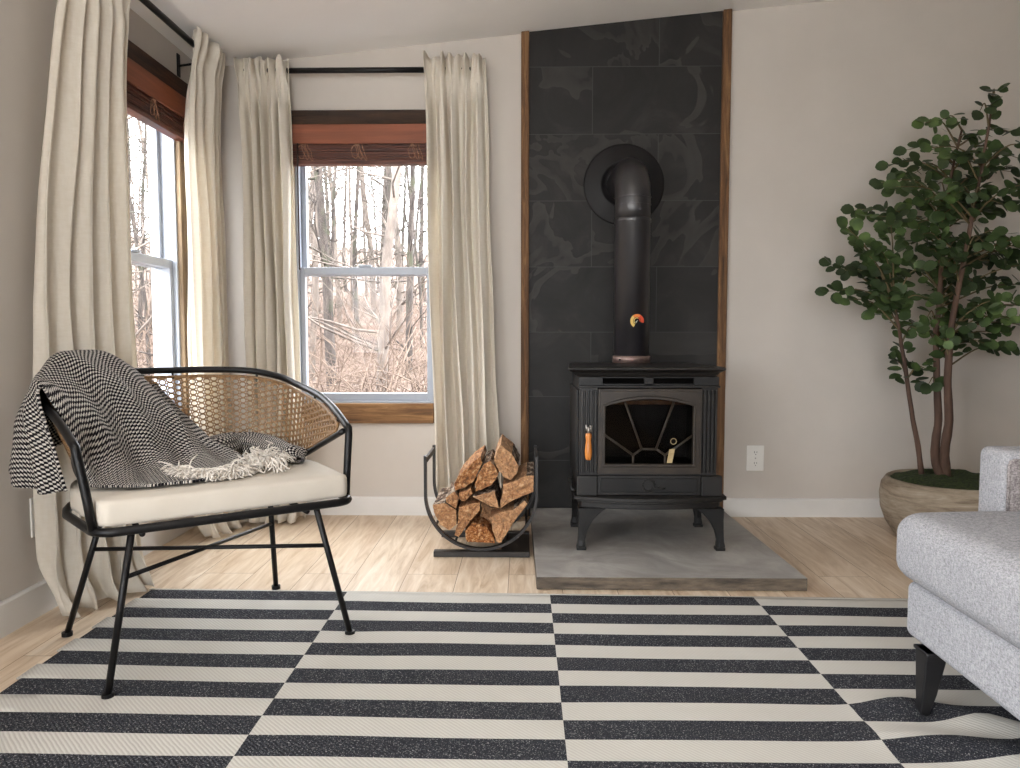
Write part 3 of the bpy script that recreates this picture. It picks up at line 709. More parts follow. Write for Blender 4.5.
m.tube(path, PR, 36); el = m.build('elbow', M['pipe'], fl, smooth=True)
m = MB()
for z in (1.41, 1.44): m.tube([(PX, PYY, z), (PX, PYY, z + .006)], PR + .0015, 36)
m.tube([(PX + .02, PYY - PR + .002, 1.385), (PX + .02, PYY - PR - .003, 1.385)], .004, 8)
m.build('seam_ring', M['pipe'], el, smooth=False)
m = MB(); prof = [(.187, -.019), (.187, -.024), (.180, -.028), (.125, -.030), (.112, -.036), (.100, -.036), (.098, -.030), (PR + .002, -.030)]
seg = 48; vs = []; fs = []
for r_, y in prof:
    for k in range(seg): a = 2 * PI * k / seg; vs.append((PX + .004 + r_ * math.cos(a), y, 1.563 + r_ * math.sin(a)))
for i in range(len(prof) - 1):
    for k in range(seg): fs.append((i * seg + k, i * seg + (k + 1) % seg, (i + 1) * seg + (k + 1) % seg, (i + 1) * seg + k))
m.add(vs, fs); m.build('wall_collar', M['collar'], fl, smooth=True)
# thermometer
tc = atY(637, 321, PYY - PR - .004); yy0 = PYY - math.sqrt(max(0, PR ** 2 - (tc.x - PX) ** 2))
th = thing('stove_thermometer', 'small round orange and yellow dial thermometer stuck on the black flue pipe', 'thermometer', (tc.x, yy0, tc.z))
nx = (tc.x - PX) / PR; nrm = Vector((nx, -math.sqrt(1 - nx * nx), 0)); tx = Vector((-nrm.y, nrm.x, 0)); O = Vector((tc.x, yy0, tc.z)) + nrm * .002
def dial(m, r0, r1, a0, a1, d0, d1, n=10, mi=0):
    r0 *= 1.35; r1 *= 1.35
    vs = []; 
    for k in range(n + 1):
        a = a0 + (a1 - a0) * k / n
        for r_, d in ((r0, d0), (r1, d0), (r1, d1), (r0, d1)): vs.append(O + tx * (r_ * math.cos(a)) + Vector((0, 0, r_ * math.sin(a))) + nrm * d)
    fs = [(i * 4 + k, i * 4 + (k + 1) % 4, i * 4 + 4 + (k + 1) % 4, i * 4 + 4 + k) for i in range(n) for k in range(4)] + [(0, 1, 2, 3), tuple(n * 4 + k for k in (3, 2, 1, 0))]
    m.add(vs, fs, mi)
cols = [simple('dial_red', (206, 70, 36), None, 5, .5, bump=0), simple('dial_orange', (226, 128, 60), None, 5, .5, bump=0), simple('dial_yellow', (222, 192, 110), None, 5, .5, bump=0)]
m = MB(); dial(m, 0.0005, .0195, math.radians(-22), math.radians(245), -.0018, .001, 24); m.build('backing', M['black_metal'], th)
m = MB()
dial(m, .0125, .0215, math.radians(-15), math.radians(60), .001, .0022, 10, 0); dial(m, .0125, .0215, math.radians(60), math.radians(130), .001, .0022, 10, 1); dial(m, .0125, .0215, math.radians(130), math.radians(240), .001, .0022, 14, 2)
dial(m, .0085, .011, math.radians(70), math.radians(235), .001, .0022, 14, 2); dial(m, .0085, .011, math.radians(-10), math.radians(70), .001, .0022, 10, 0)
m.build('dial_face', cols, th)
m = MB(); m.tube([O + nrm * .003 - tx * .006 - Vector((0, 0, .006)), O + nrm * .003 + tx * .002 + Vector((0, 0, .003))], [.0022, .0008], 6); m.build('needle', M['needle'], th)

# ================================================================ LOG HOLDER AND LOGS
lh = thing('log_holder', 'dark steel U-shaped firewood holder standing beside the hearth', 'log holder', (-.163, -.54, 0))
cxl, rl, zc = -.163, .222, .245
def uband(y0, y1, top=.396, r=rl, th_=.011):
    m = MB(); path = [(cxl - r, top)] + [(cxl - r * math.cos(a), zc - r * math.sin(a)) for a in [PI * k / 40 for k in range(41)]] + [(cxl + r, top)]
    inn = [(cxl - (r - th_), top)] + [(cxl - (r - th_) * math.cos(a), zc - (r - th_) * math.sin(a)) for a in [PI * k / 40 for k in range(41)]] + [(cxl + (r - th_), top)]
    vs = []
    for p, q in zip(path, inn):
        vs += [(p[0], y0, p[1]), (q[0], y0, q[1]), (q[0], y1, q[1]), (p[0], y1, p[1])]
    n = len(path)
    fs = [(i * 4 + k, i * 4 + (k + 1) % 4, i * 4 + 4 + (k + 1) % 4, i * 4 + 4 + k) for i in range(n - 1) for k in range(4)] + [(0, 1, 2, 3), tuple((n - 1) * 4 + k for k in (3, 2, 1, 0))]
    m.add(vs, fs); return m
uband(-.682, -.660).build('curved_rail', M['rack_steel'], lh); uband(-.40, -.378).build('curved_rail', M['rack_steel'], lh)
for s_ in (-1, 1):
    m = MB(); x = cxl + s_ * (rl - .005); m.box(x - .005, x + .005, -.660, -.40, .366, .388); m.build('cross_bar', M['rack_steel'], lh)
for a in (35, 62, 118, 145):
    m = MB(); a = math.radians(a); x = cxl - (rl - .006) * math.cos(a); z = zc - (rl - .006) * math.sin(a); m.tube([(x, -.66, z), (x, -.40, z)], .005, 8); m.build('cross_bar', M['rack_steel'], lh, smooth=True)
for y_ in (-.690, -.405):
    m = MB(); m.box(-.348, .027, y_, y_ + .034, 0.001, .023); m.build('base_bar', M['rack_steel'], lh, bevel=.001, seg=1)
m = MB(); m.box(-.085, .027, -.655, -.405, .004, .018); m.build('base_plate', M['rack_steel'], lh)
LOGS = [
 ('wedge of split firewood at the far left of the stack, low', [(125,410),(190,400),(255,440),(255,520),(215,550),(165,520),(130,450)]),
 ('narrow split log leaning second from left in the bottom row', [(268,425),(330,405),(383,400),(385,440),(330,500),(265,590),(244,578),(262,500)]),
 ('rounded orange split log at the bottom centre of the holder', [(300,555),(340,508),(400,520),(432,548),(462,595),(466,622),(400,616),(310,615)]),
 ('triangular split log at the bottom right of the holder', [(440,480),(500,450),(570,435),(632,385),(645,405),(560,520),(500,620),(474,616),(450,540)]),
 ('dark log set back deep in the gap at the centre of the stack', [(396,396),(440,424),(484,432),(444,472),(444,512),(436,536),(405,512),(372,500),(392,446)]),
 ('small log end tucked above the far left log', [(195,370),(245,337),(268,375),(252,430),(200,398)]),
 ('long thin split log slanting at the upper left of the stack', [(242,300),(262,260),(330,185),(388,145),(398,180),(350,280),(300,318),(244,334)]),
 ('small split log below the slanting upper left one', [(265,350),(335,322),(342,350),(300,393),(275,382)]),
 ('knotty split log in the middle of the stack with ragged bark', [(375,240),(410,180),(440,168),(470,205),(484,245),(450,300),(405,322),(360,338),(356,300)]),
 ('smooth orange wedge log under the knotty middle one', [(345,366),(400,350),(465,337),(488,428),(440,418),(390,392)]),
 ('topmost split log, standing out above the stack', [(460,168),(478,110),(497,82),(560,130),(598,200),(585,240),(553,276),(522,263),(488,225)]),
 ('broad pale log at the upper right of the stack', [(512,300),(570,282),(640,250),(680,250),(678,338),(600,372),(560,388),(498,428),(494,400),(508,350)]),
]
for li, (lab, poly) in enumerate(LOGS):
    rr = random.Random(li + 40); yf = -.70 + rr.uniform(-.012, .02); yf = -.58 if 'deep' in lab else yf; L = rr.uniform(.27, .31)
    pts = [atY(410 + px / 5.487, 430 + py / 5.487, yf) for px, py in poly]
    # densify outline
    out = []; bark = []
    n = len(pts); cen = sum(pts, Vector()) / n; iso = rr.randrange(n)
    for i in range(n):
        a, b = pts[i], pts[(i + 1) % n]; k = max(2, int((b - a).length / .009))
        for t in range(k):
            p = a.lerp(b, t / k); out.append(p); bark.append(((i - iso) % n) < n * .4)
    NL = 12; vs = []; fs = []; mis = []; N_ = len(out); m = MB()
    for j in range(NL + 1):
        t = j / NL; sc = 1 + .07 * t
        for i, p in enumerate(out):
            d = p - cen; w_ = .0035 * noise.noise(Vector((p.x * 90, t * 5 + li, p.z * 90))) + .0012 * noise.noise(p * 400)
            q = cen + d * (sc * .985) + d.normalized() * w_; vs.append((q.x, yf + L * t + (.004 * noise.noise(Vector((p.x * 60, li, p.z * 60))) if j in (0, NL) else 0), q.z))
    for j in range(NL):
        for i in range(N_): fs.append((j * N_ + i, j * N_ + (i + 1) % N_, (j + 1) * N_ + (i + 1) % N_, (j + 1) * N_ + i)); mis.append(1 if bark[i] else 0)
    o_ = m.add(vs, fs); m.mi = mis
    # rough end caps: rings towards the centre
    for (base, sgn) in ((0, -1), (NL * N_, 1)):
        prev = [base + i for i in range(N_)]
        for rr_ in (.66, .33):
            new = []
            for i in range(N_):
                p0 = Vector(m.v[base + i]); c0 = Vector((cen.x, p0.y, cen.z)); q = c0.lerp(p0, rr_)
                q.y += sgn * .012 * noise.noise(Vector((q.x * 70, li * 3.3, q.z * 70))); m.v.append(tuple(q)); new.append(len(m.v) - 1)
            for i in range(N_): m.f.append((prev[i], prev[(i + 1) % N_], new[(i + 1) % N_], new[i])); m.mi.append(0)
            prev = new
        m.f.append(tuple(prev)); m.mi.append(0)
    o = m.build('firewood_log', [M['log_cut'], M['log_bark']], smooth=False)
    tag(o, lab, 'log', 'split firewood logs in the holder')

# ================================================================ RATTAN ARMCHAIR / SETTEE
CU = Vector((.814, .581, 0)); CV = Vector((-.581, .814, 0)); CC = Vector((-.9055, -1.457, 0))
def Wd(u, v, z): return CC + CU * u + CV * v + Vector((0, 0, z))
ch_ = thing('rattan_armchair', 'low black metal chair with cane barrel back and cream seat cushion by the window', 'chair', (CC.x, CC.y, 0))
TR = .0095
def seat_outline(k=1.0, r=.311, vf=-.285, vb=.27, c=.045, n=18):
    pts = []; 
    for a in range(6): q = -PI / 2 - (PI / 2) * a / 5 * 1; pts.append((-r + c + c * math.cos(q), vf + c + c * math.sin(q)))
    for a in range(n + 1):
        q = PI - PI * a / n; x = math.cos(q); y = math.sin(q); pts.append((r * math.copysign(abs(x) ** .8, x), -.03 + (vb + .03) * abs(y) ** .85))
    for a in range(6): q = 0 - (PI / 2) * a / 5; pts.append((r - c + c * math.cos(q), vf + c + c * math.sin(q)))
    def wid(u, v):
        q = min(1, max(0, (v - vf) / .22)); return u * (1 + .085 * q) + .018 * (1 - q)
    return [(wid(u, v) * k, v * k) for u, v in pts]
so_ = seat_outline()
m = MB(); m.tube([Wd(u, v, .403) for u, v in so_], .011, 12, closed=True)
m.tube([Wd(-.2, -.285, .39), Wd(-.2, .235, .39)], .007, 8); m.tube([Wd(.2, -.285, .39), Wd(.2, .235, .39)], .007, 8)
m.build('seat_rail', M['black_metal'], ch_, smooth=True)
# top rail from arm tip to arm tip with posts
half = [(.340, -.235, .600), (.347, -.12, .640), (.355, .0, .668), (.352, .10, .685), (.340, .18, .699), (.305, .265, .724), (.225, .33, .744), (.10, .365, .75), (0, .372, .75)]
half_l = [(-.328, -.235, .603), (-.348, -.12, .644), (-.374, -.0, .684), (-.376, .10, .702), (-.355, .19, .716), (-.31, .27, .730), (-.225, .335, .745), (-.10, .368, .75), (0, .372, .75)]
top = [Wd(*p) for p in cr(half_l, 8)] + [Wd(*p) for p in cr(half, 8)][::-1][1:]
m = MB(); post_r = [Wd(.330, -.235, .405), Wd(.333, -.236, .48), Wd(.339, -.238, .585)]; post_l = [Wd(-.300, -.255, .408), Wd(-.309, -.25, .48), Wd(-.326, -.238, .588)]
m.tube(post_l + top + post_r[::-1], .0105, 12); m.build('back_rail', M['black_metal'], ch_, smooth=True)
lowh = [(.328, -.225, .592), (.318, -.08, .538), (.298, .06, .484), (.262, .16, .455), (.17, .225, .44), (0, .25, .435)]
low = [Wd(-u, v, z) for u, v, z in cr(lowh, 8)] + [Wd(*p) for p in cr(lowh, 8)][::-1][1:]
m = MB(); m.tube(low, .0085, 10)
for u in (-.22, .22, 0): m.tube([Wd(u, .232 if u else .27, .435), Wd(u * .98, .222 if u else .262, .40)], .008, 8)
m.build('lower_rail', M['black_metal'], ch_, smooth=True)
# cane panel between the rails (inset), real holes
from bisect import bisect
def resamp(ps, n):
    d = [0]
    for a, b in zip(ps, ps[1:]): d.append(d[-1] + (b - a).length)
    out = []
    for k in range(n):
        s_ = d[-1] * k / (n - 1); i = min(len(ps) - 2, max(0, bisect(d, s_) - 1)); out.append(ps[i].lerp(ps[i + 1], (s_ - d[i]) / max(1e-9, d[i + 1] - d[i])))
    return out, d[-1]
NA = 241
tp, Ltop = resamp(top, NA); lo, _l = resamp(low, NA)
def S(a, z01):
    """a 0..1 along, z01 0..1 from the lower rail to the top rail"""
    i = min(NA - 2, int(a * (NA - 1))); f = a * (NA - 1) - i
    t_ = tp[i].lerp(tp[i + 1], f); l_ = lo[i].lerp(lo[i + 1], f); return l_.lerp(t_, z01)
cellw = .0225; cellh = .0185; nc = int(Ltop / cellw); m = MB()
def hgt(a):
    return (S(a, 1) - S(a, 0)).length
aa0, aa1 = .045, .955
nc = int(Ltop * (aa1 - aa0) / cellw)
def Sz(a, h):                      # h metres below the top edge of the panel
    H = hgt(a); g0 = .022; g1 = .014
    hh_ = min(max(h, 0), max(0, H - g0 - g1)); return S(a, 1 - (g0 + hh_) / max(H, 1e-6))
nr = 22
for c in range(nc):
    for r_ in range(nr):
        a0 = aa0 + (aa1 - aa0) * c / nc; a1 = aa0 + (aa1 - aa0) * (c + 1) / nc; am_ = (a0 + a1) / 2
        h0 = cellh * (r_ + (.5 if c % 2 else 0)) - (cellh * .5 if c % 2 else 0) * 0; h1 = h0 + cellh
        avail = hgt(am_) - .036
        if h0 > avail: continue
        hc = (h0 + h1) / 2; ca = am_
        # octagonal ring cell with an elongated hole
        N8 = 8; outer = []; inner = []
        for k in range(N8):
            q = 2 * PI * (k + .5) / N8; ox = max(-1, min(1, math.cos(q) * 1.42)); oz = max(-1, min(1, math.sin(q) * 1.42))
            if abs(ox) < .99 and abs(oz) < .99: pass
            outer.append((ca + ox * (a1 - a0) / 2, hc + oz * cellh / 2)); inner.append((ca + math.cos(q) * (a1 - a0) * .375, hc + math.sin(q) * cellh * .375))
        solidcell = hc + cellh * .3 > avail or (c % 2 and r_ == 0 and False)
        o_ = m.add([Sz(*p) for p in outer] + [Sz(*p) for p in inner], [(k, (k + 1) % N8, N8 + (k + 1) % N8, N8 + k) for k in range(N8)])
        if solidcell: m.f.append(tuple(o_ + N8 + k for k in range(N8))); m.mi.append(0)
        if c % 2 and r_ == 0:
            m.add([Sz(a0, 0), Sz(a1, 0), Sz(a1, h0), Sz(a0, h0)], [(0, 1, 2, 3)])
cp = m.build('cane_panel', M['cane'], ch_, solid=.0035, weld=False)
m = MB(); edge = [Sz(aa0 + (aa1 - aa0) * k / 120, 0) for k in range(121)] + [Sz(aa1 - (aa1 - aa0) * k / 120, 9) for k in range(121)]
m.tube(edge, .0048, 6, closed=True); m.build('cane_binding', M['cane'], cp, smooth=True)
for a in (.05, .18, .35, .5, .65, .82, .95):
    m = MB(); m.tube([S(a, 1), S(a, .98 - .022 / max(.03, hgt(a)))], .004, 6); m.build('panel_tie', M['black_metal'], cp)
# cushion
m = MB(); co_ = seat_outline(r=.303, vf=-.281, vb=.235, c=.022)
n = len(co_); prof = [(.96, .4145), (.995, .4175), (1.0, .426), (1.002, .445), (.999, .466), (.990, .4735), (.96, .4765), (.6, .479), (.3, .480)]
vs = []; fs = []
for k, z in prof:
    for (u, v) in co_:
        e_ = .018 * 0; vs.append(Wd(u * k if k > .9 else u * k, v * k, z + .0015 * noise.noise(Vector((u * 7, v * 7, z)))))
for i in range(len(prof) - 1):
    for k in range(n): fs.append((i * n + k, i * n + (k + 1) % n, (i + 1) * n + (k + 1) % n, (i + 1) * n + k))
fs += [tuple(range(n)), tuple((len(prof) - 1) * n + k for k in range(n))]
m.add(vs, fs); cu = m.build('seat_cushion', M['settee_cushion'], ch_, smooth=True)
# legs (splayed rods) and crossing stretchers
feet = {'A': (-1.308, -1.467), 'B': (-.981, -1.837), 'C': (-.496, -1.453), 'E': (-.837, -1.072)}
tops = {'A': Wd(-.235, .10, .400), 'B': Wd(-.222, -.280, .400), 'C': Wd(.225, -.280, .400), 'E': Wd(.235, .18, .400)}
for k, (fx, fy) in feet.items():
    onrug = 0.0045 if k != 'A' else 0.0005
    m = MB(); f0 = Vector((fx, fy, onrug + .006)); m.tube([tops[k], f0], .0085, 10)
    lg = m.build('leg', M['black_metal'], ch_, smooth=True)
    m = MB(); m.tube([(fx, fy, onrug), (fx, fy, onrug + .012)], .0145, 12); m.build('foot_pad', M['black_metal'], lg)
def onleg(k, z):
    a = tops[k]; b = Vector((*feet[k], 0)); return a.lerp(b, (a.z - z) / a.z)
for a, b, z0, z1 in (('A', 'C', .262, .285), ('B', 'E', .290, .245)):
    m = MB(); m.tube([onleg(a, z0), onleg(b, z1)], .006, 8); m.build('cross_stretcher', M['black_metal'], ch_, smooth=True)

# ================================================================ THROW
def TP(x, y, Y): return atY(x, y, Y)
def TZ(x, y, z=.488): return atZ(x, y, z)
rows = [
 [TP(67,491,-1.71), TP(52,450,-1.72), TP(38,408,-1.73), TP(41,386,-1.72), TP(58,405,-1.70), TP(76,437,-1.70), TP(84,465,-1.69), TZ(90,487)],
 [TP(46,493,-1.69), TP(36,450,-1.69), TP(28,410,-1.68), TP(35,379,-1.66), TP(66,393,-1.64), TP(92,430,-1.63), TP(104,462,-1.63), TZ(112,487)],
 [TP(26,488,-1.66), TP(22,450,-1.65), TP(24,412,-1.63), TP(48,363,-1.56), TP(86,383,-1.55), TP(112,425,-1.56), TP(124,462,-1.60), TZ(133,487)],
 [TP(12,480,-1.60), TP(15,445,-1.58), TP(26,400,-1.52), TP(62,353,-1.46), TP(100,376,-1.47), TP(130,422,-1.50), TP(142,462,-1.56), TZ(152,486)],
 [TP(20,465,-1.53), TP(30,430,-1.50), TP(44,390,-1.44), TP(82,350,-1.37), TP(118,374,-1.39), TP(150,418,-1.43), TP(162,458,-1.50), TZ(170,484)],
 [TP(50,450,-1.46), TP(62,420,-1.42), TP(74,386,-1.35), TP(104,355,-1.28), TP(138,382,-1.32), TP(168,422,-1.38), TP(182,456,-1.45), TZ(192,482)],
 [TP(90,430,-1.36), TP(98,410,-1.30), TP(106,388,-1.24), TP(128,366,-1.20), TP(156,392,-1.26), TP(182,426,-1.34), TP(200,455,-1.40), TZ(214,478)],
 [TP(128,412,-1.26), TP(132,402,-1.22), TP(136,388,-1.18), TP(147,378,-1.175), TP(172,406,-1.25), TP(196,433,-1.33), TP(216,455,-1.37), TZ(238,474)],
 [TP(150,420,-1.20), TP(152,412,-1.18), TP(154,402,-1.165), TP(160,394,-1.17), TP(184,422,-1.25), TP(212,444,-1.32), TP(238,456,-1.34), TZ(258,470)],
]
def spline_grid(rows, nu, nv):
    cols = [cr([r[j] for r in rows], nu) for j in range(len(rows[0]))]
    out = []
    for i in range(len(cols[0])): out.append(cr([c[i] for c in cols], nv))
    return out
g = spline_grid(rows, 12, 12)
H_ = len(g); W_ = len(g[0])
# soft folds radiating from the shoulder down towards the seat
cen_ = Wd(0, -.02, .4)
gg = []
for i in range(H_):
    row = []
    for j in range(W_):
        p = g[i][j]; a = g[min(i + 1, H_ - 1)][j] - g[max(i - 1, 0)][j]; b = g[i][min(j + 1, W_ - 1)] - g[i][max(j - 1, 0)]; nn = a.cross(b); nn.normalize()
        s_ = i / (H_ - 1); t_ = j / (W_ - 1); inside = max(0, min(1, (t_ - .38) / .15)) * max(0, min(1, (1 - t_) / .12))
        fold = .009 * math.sin(2 * PI * (s_ * 3.6 - t_ * 1.1)) * inside + .0025 * math.sin(2 * PI * (s_ * 7.5 + .7 * t_)) * inside
        outside = max(0, min(1, (.36 - t_) / .12)); fold += .012 * math.sin(2 * PI * (s_ * 6 + .4 * t_)) * outside
        fold += .005 * noise.noise(p * 9)
        q = p + nn * fold
        if t_ > .8 and q.z < .489: q = Vector((q.x, q.y, .489))
        row.append(q)
    gg.append(row)
# arc-length style uvs so the weave keeps one size
uvs = [[(0, 0)] * W_ for _ in range(H_)]
UU = [[0.0] * W_ for _ in range(H_)]
for j in range(W_):
    for i in range(1, H_): UU[i][j] = UU[i - 1][j] + (gg[i][j] - gg[i - 1][j]).length
    c0 = UU[H_ // 3][j]
    for i in range(H_): UU[i][j] -= c0
av = [0.0]
jm = W_ * 2 // 3
for i in range(1, H_): av.append(av[-1] + sum((gg[i][j] - gg[i - 1][j]).length for j in (W_ // 2, jm)) / 2)
for i in range(H_):
    acc = 0
    for j in range(W_):
        if j: acc += (gg[i][j] - gg[i][j - 1]).length
        uvs[i][j] = (UU[i][j] * .66, acc)
    off_ = sum((gg[i][j] - gg[i][j - 1]).length for j in range(1, int(W_ * .43)))
    uvs[i] = [(u_, v_ - off_) for u_, v_ in uvs[i]]
m = MB(); m.grid([[tuple(p) for p in r] for r in gg], uvs=uvs)
# tube-like bunched end lying along the back of the seat
spine = cr([TZ(186, 452, .50), TZ(210, 450, .51), TZ(236, 443, .515), TZ(262, 445, .512), TZ(284, 452, .505), TZ(299, 459, .495)], 8)
ns = len(spine); rows2 = []; uv2 = []; acc = 0
for i, p in enumerate(spine):
    if i: acc += (spine[i] - spine[i - 1]).length
    t = (spine[min(i + 1, ns - 1)] - spine[max(i - 1, 0)]).normalized(); side = t.cross(Vector((0, 0, 1))).normalized(); upv = side.cross(t)
    r_ = .036 * (1 - .3 * abs(i / ns - .3)) * (1 if i < ns - 4 else (1 - (i - ns + 4) / 4.5)); row = []; ur = []
    for k in range(29):
        a = 2 * PI * k / 28; w_ = 1 + .16 * math.sin(5 * a + i * .2) + .12 * noise.noise(Vector((math.cos(a) * 2, math.sin(a) * 2, i * .12)))
        q = p + side * (r_ * 1.35 * w_ * math.cos(a)) + upv * (r_ * .85 * w_ * math.sin(a)); q.z = max(q.z, .486); row.append(tuple(q)); ur.append((a * .034 + 2, acc))
    rows2.append(row); uv2.append(ur)
m.grid(rows2, uvs=uv2)
tw = m.build('throw_blanket', M['throw'], smooth=True, solid=.007)
tag(tw, 'black and cream nubby woven throw draped over the left arm of the cane chair', 'blanket')
# fringe: many loose yarn tassels, uncountable
rf = random.Random(5); m = MB()
def tassel(p, dirv, L):
    for _ in range(8):
        q = Vector(p) + Vector((rf.uniform(-.008, .008), rf.uniform(-.008, .008), rf.uniform(0, .012))); pts = [q]; d = (Vector(dirv) + Vector((rf.uniform(-.9, .9), rf.uniform(-.9, .9), rf.uniform(-.2, .1)))).normalized()
        for k in range(5):
            d = (d + Vector((rf.uniform(-.6, .6), rf.uniform(-.6, .6), rf.uniform(-.6, .1)))).normalized(); q = q + d * L / 5; q.z = max(q.z, .4845); pts.append(q.copy())
        m.tube(pts, [.0026, .0026, .0022, .002, .0018, .0014], 5)
line = [TZ(168, 472, .496), TZ(190, 474, .496), TZ(215, 473, .496), TZ(240, 470, .496), TZ(255, 463, .492), TZ(268, 458, .50), TZ(276, 454, .50)]
lp = cr(line, 14)
for i in range(0, len(lp)):
    for q in range(2): tassel(lp[i] + Vector((rf.uniform(-.012, .012), rf.uniform(-.02, .02), 0)), (.35, -.8, .15), rf.uniform(.035, .06))
for k in range(34):
    p = TZ(rf.uniform(252, 284), rf.uniform(449, 463), .507); tassel(p, (.5, -.7, .0), rf.uniform(.03, .05))
fo = m.build('fringe', M['fringe'], None, smooth=True); fo.parent = tw; fo['kind'] = 'stuff'; fo['label'] = 'loose cream tassels along the edge of the throw'

# ================================================================ SOFA
sf = thing('sofa', 'light grey fabric sofa with loose seat cushion at the right edge of the rug', 'sofa', (1.5, -2.6, 0))
def rbox(name, x0, x1, y0, y1, z0, z1, mat, parent, r=.03, crown=0, seg=5, sub=10):
    bm = bmesh.new(); bmesh.ops.create_cube(bm, size=1)
    for v in bm.verts: v.co = Vector(((x0 + x1) / 2 + v.co.x * (x1 - x0), (y0 + y1) / 2 + v.co.y * (y1 - y0), (z0 + z1) / 2 + v.co.z * (z1 - z0)))
    bmesh.ops.bevel(bm, geom=bm.edges[:], offset=r, segments=seg, profile=.5, affect='EDGES')
    if crown:
        bmesh.ops.subdivide_edges(bm, edges=[e for e in bm.edges if e.calc_length() > .15], cuts=sub, use_grid_fill=True)
        for v in bm.verts:
            a = (v.co.x - x0) / (x1 - x0) * 2 - 1; b = (v.co.y - y0) / (y1 - y0) * 2 - 1; c = (v.co.z - z0) / (z1 - z0) * 2 - 1
            bu = max(0, (1 - a ** 4)) * max(0, (1 - b ** 4)); v.co.z += crown * c * bu + .006 * c * noise.noise(v.co * 4)
            v.co.x += crown * .6 * a * max(0, 1 - c * c) ; v.co.y += crown * .6 * b * max(0, 1 - c * c)
    me = bpy.data.meshes.new(name); bm.to_mesh(me); bm.free(); me.materials.append(mat); me.polygons.foreach_set('use_smooth', [True] * len(me.polygons))
    o = bpy.data.objects.new(name, me); C.objects.link(o); o.parent = parent
    if parent.type == 'EMPTY': o.matrix_parent_inverse = Matrix.Translation(parent.location).inverted()
    return o
rbox('base', .900, 1.72, -3.9, -1.80, .158, .292, M['sofa'], sf, .018, .004)
rbox('seat_cushion', .876, 1.50, -3.88, -1.78, 0.291, .452, M['sofa'], sf, .045, .012, seg=6)
arm = rbox('arm', 1.137, 1.80, -1.775, -1.66, .158, .588, M['sofa'], sf, .022)
rbox('backrest', 1.50, 1.74, -3.9, -1.80, .284, .80, M['sofa'], sf, .05, .008)
m = MB(); m.box(1.141, 1.62, -1.7825, -1.774, .42, .568); pn = m.build('arm_panel', M['sofa_shaded'], arm, bevel=.004)
m = MB(); loop = [(1.141, .44), (1.141, .558), (1.150, .568), (1.62, .568)]; m.tube([(x, -1.780, z) for x, z in loop], .004, 8); m.build('piping', M['sofa_shaded'], arm, smooth=True)
def sofaleg(x, y, sx, sy):
    m = MB(); t = [(-.022, -.030), (.030, -.030), (.030, .022), (-.022, .022)]
    vs = []
    for z, k, ox, oy in ((.159, 1.0, 0, 0), (.140, .88, .0, 0), (.06, .62, 0, 0), (.004, .36, 0, 0)):
        for a, b in t: vs.append((x - .028 + (a + .022) * k, y + b * k + oy, z))
    fs = [(0, 1, 2, 3), (15, 14, 13, 12)] + [(i * 4 + k, i * 4 + (k + 1) % 4, i * 4 + 4 + (k + 1) % 4, i * 4 + 4 + k) for i in range(3) for k in range(4)]
    m.add(vs, fs); m.box(x - .028, x + .065, y - .03, y + .03, .150, .159)
    m.build('leg', M['bead'], sf, bevel=.003)
for x, y in ((.919, -1.885), (.935, -3.80), (1.68, -1.84), (1.68, -3.80)): sofaleg(x, y, 1, 1)

# ================================================================ POTTED TREE
pt = thing('potted_tree', 'leafy green indoor tree with slim trunks in a weathered round bowl planter', 'plant', (1.80, -.375, 0))
PXc, PYc = 1.812, -.375
m = MB()
wob = lambda a, z: .012 * math.sin(3 * a + z * 9) + .006 * math.sin(7 * a)
m.lathe([(.190, .0015), (.205, .01), (.238, .06), (.260, .12), (.267, .18), (.262, .225), (.245, .252), (.237, .256), (.226, .250), (.224, .22), (.20, .19), (.01, .19)], PXc, PYc, 48, wob=wob)
m.build('pot', M['pot'], pt, smooth=True)
m = MB(); rows = []
for i in range(13):
    row = []
    for k in range(49):
        a = 2 * PI * k / 48; r_ = .230 * i / 12; x = PXc + r_ * math.cos(a); y = PYc + r_ * math.sin(a)
        row.append((x, y, 0.276 - .034 * (i / 12) ** 4 + .016 * noise.noise(Vector((x * 16, y * 16, 1))) + .006 * noise.noise(Vector((x * 60, y * 60, 1)))))
    rows.append(row)
m.grid(rows); m.build('moss', M['moss'], pt, smooth=True)
PL = -.40
def AP(x, y, Y): return atY(x, y, Y)
trunks = [
 ([AP(921, 474, -.42), AP(917, 440, -.41), AP(910, 400, -.41), AP(904, 360, -.42), AP(899, 330, -.44), AP(894, 300, -.46)], .0115, .006),
 ([AP(940, 476, -.40), AP(935, 452, -.39), AP(938, 420, -.39), AP(937, 380, -.38), AP(936, 340, -.37), AP(940, 290, -.36), AP(944, 230, -.34), AP(950, 180, -.33), AP(962, 130, -.33)], .020, .004),
 ([AP(946, 476, -.40), AP(945, 450, -.42), AP(949, 420, -.43), AP(948, 380, -.44), AP(950, 340, -.45), AP(956, 300, -.47), AP(966, 250, -.48), AP(975, 200, -.48), AP(985, 150, -.47), AP(992, 105, -.46)], .021, .004),
]
tr_pts = []
for pts, r0, r1 in trunks:
    c = cr(pts, 6); n = len(c); m = MB()
    c = [p + Vector((.003 * noise.noise(p * 11), .003 * noise.noise(p * 13), 0)) for p in c]
    m.tube(c, [(r0 + (r1 - r0) * i / (n - 1)) * (1 + .12 * noise.noise(Vector((i * .5, r0 * 99, 0)))) for i in range(n)], 10)
    m.build('trunk', M['bark_thin'], pt, smooth=True)
    tr_pts += [(p, i / n) for i, p in enumerate(c) if p.z > .60]
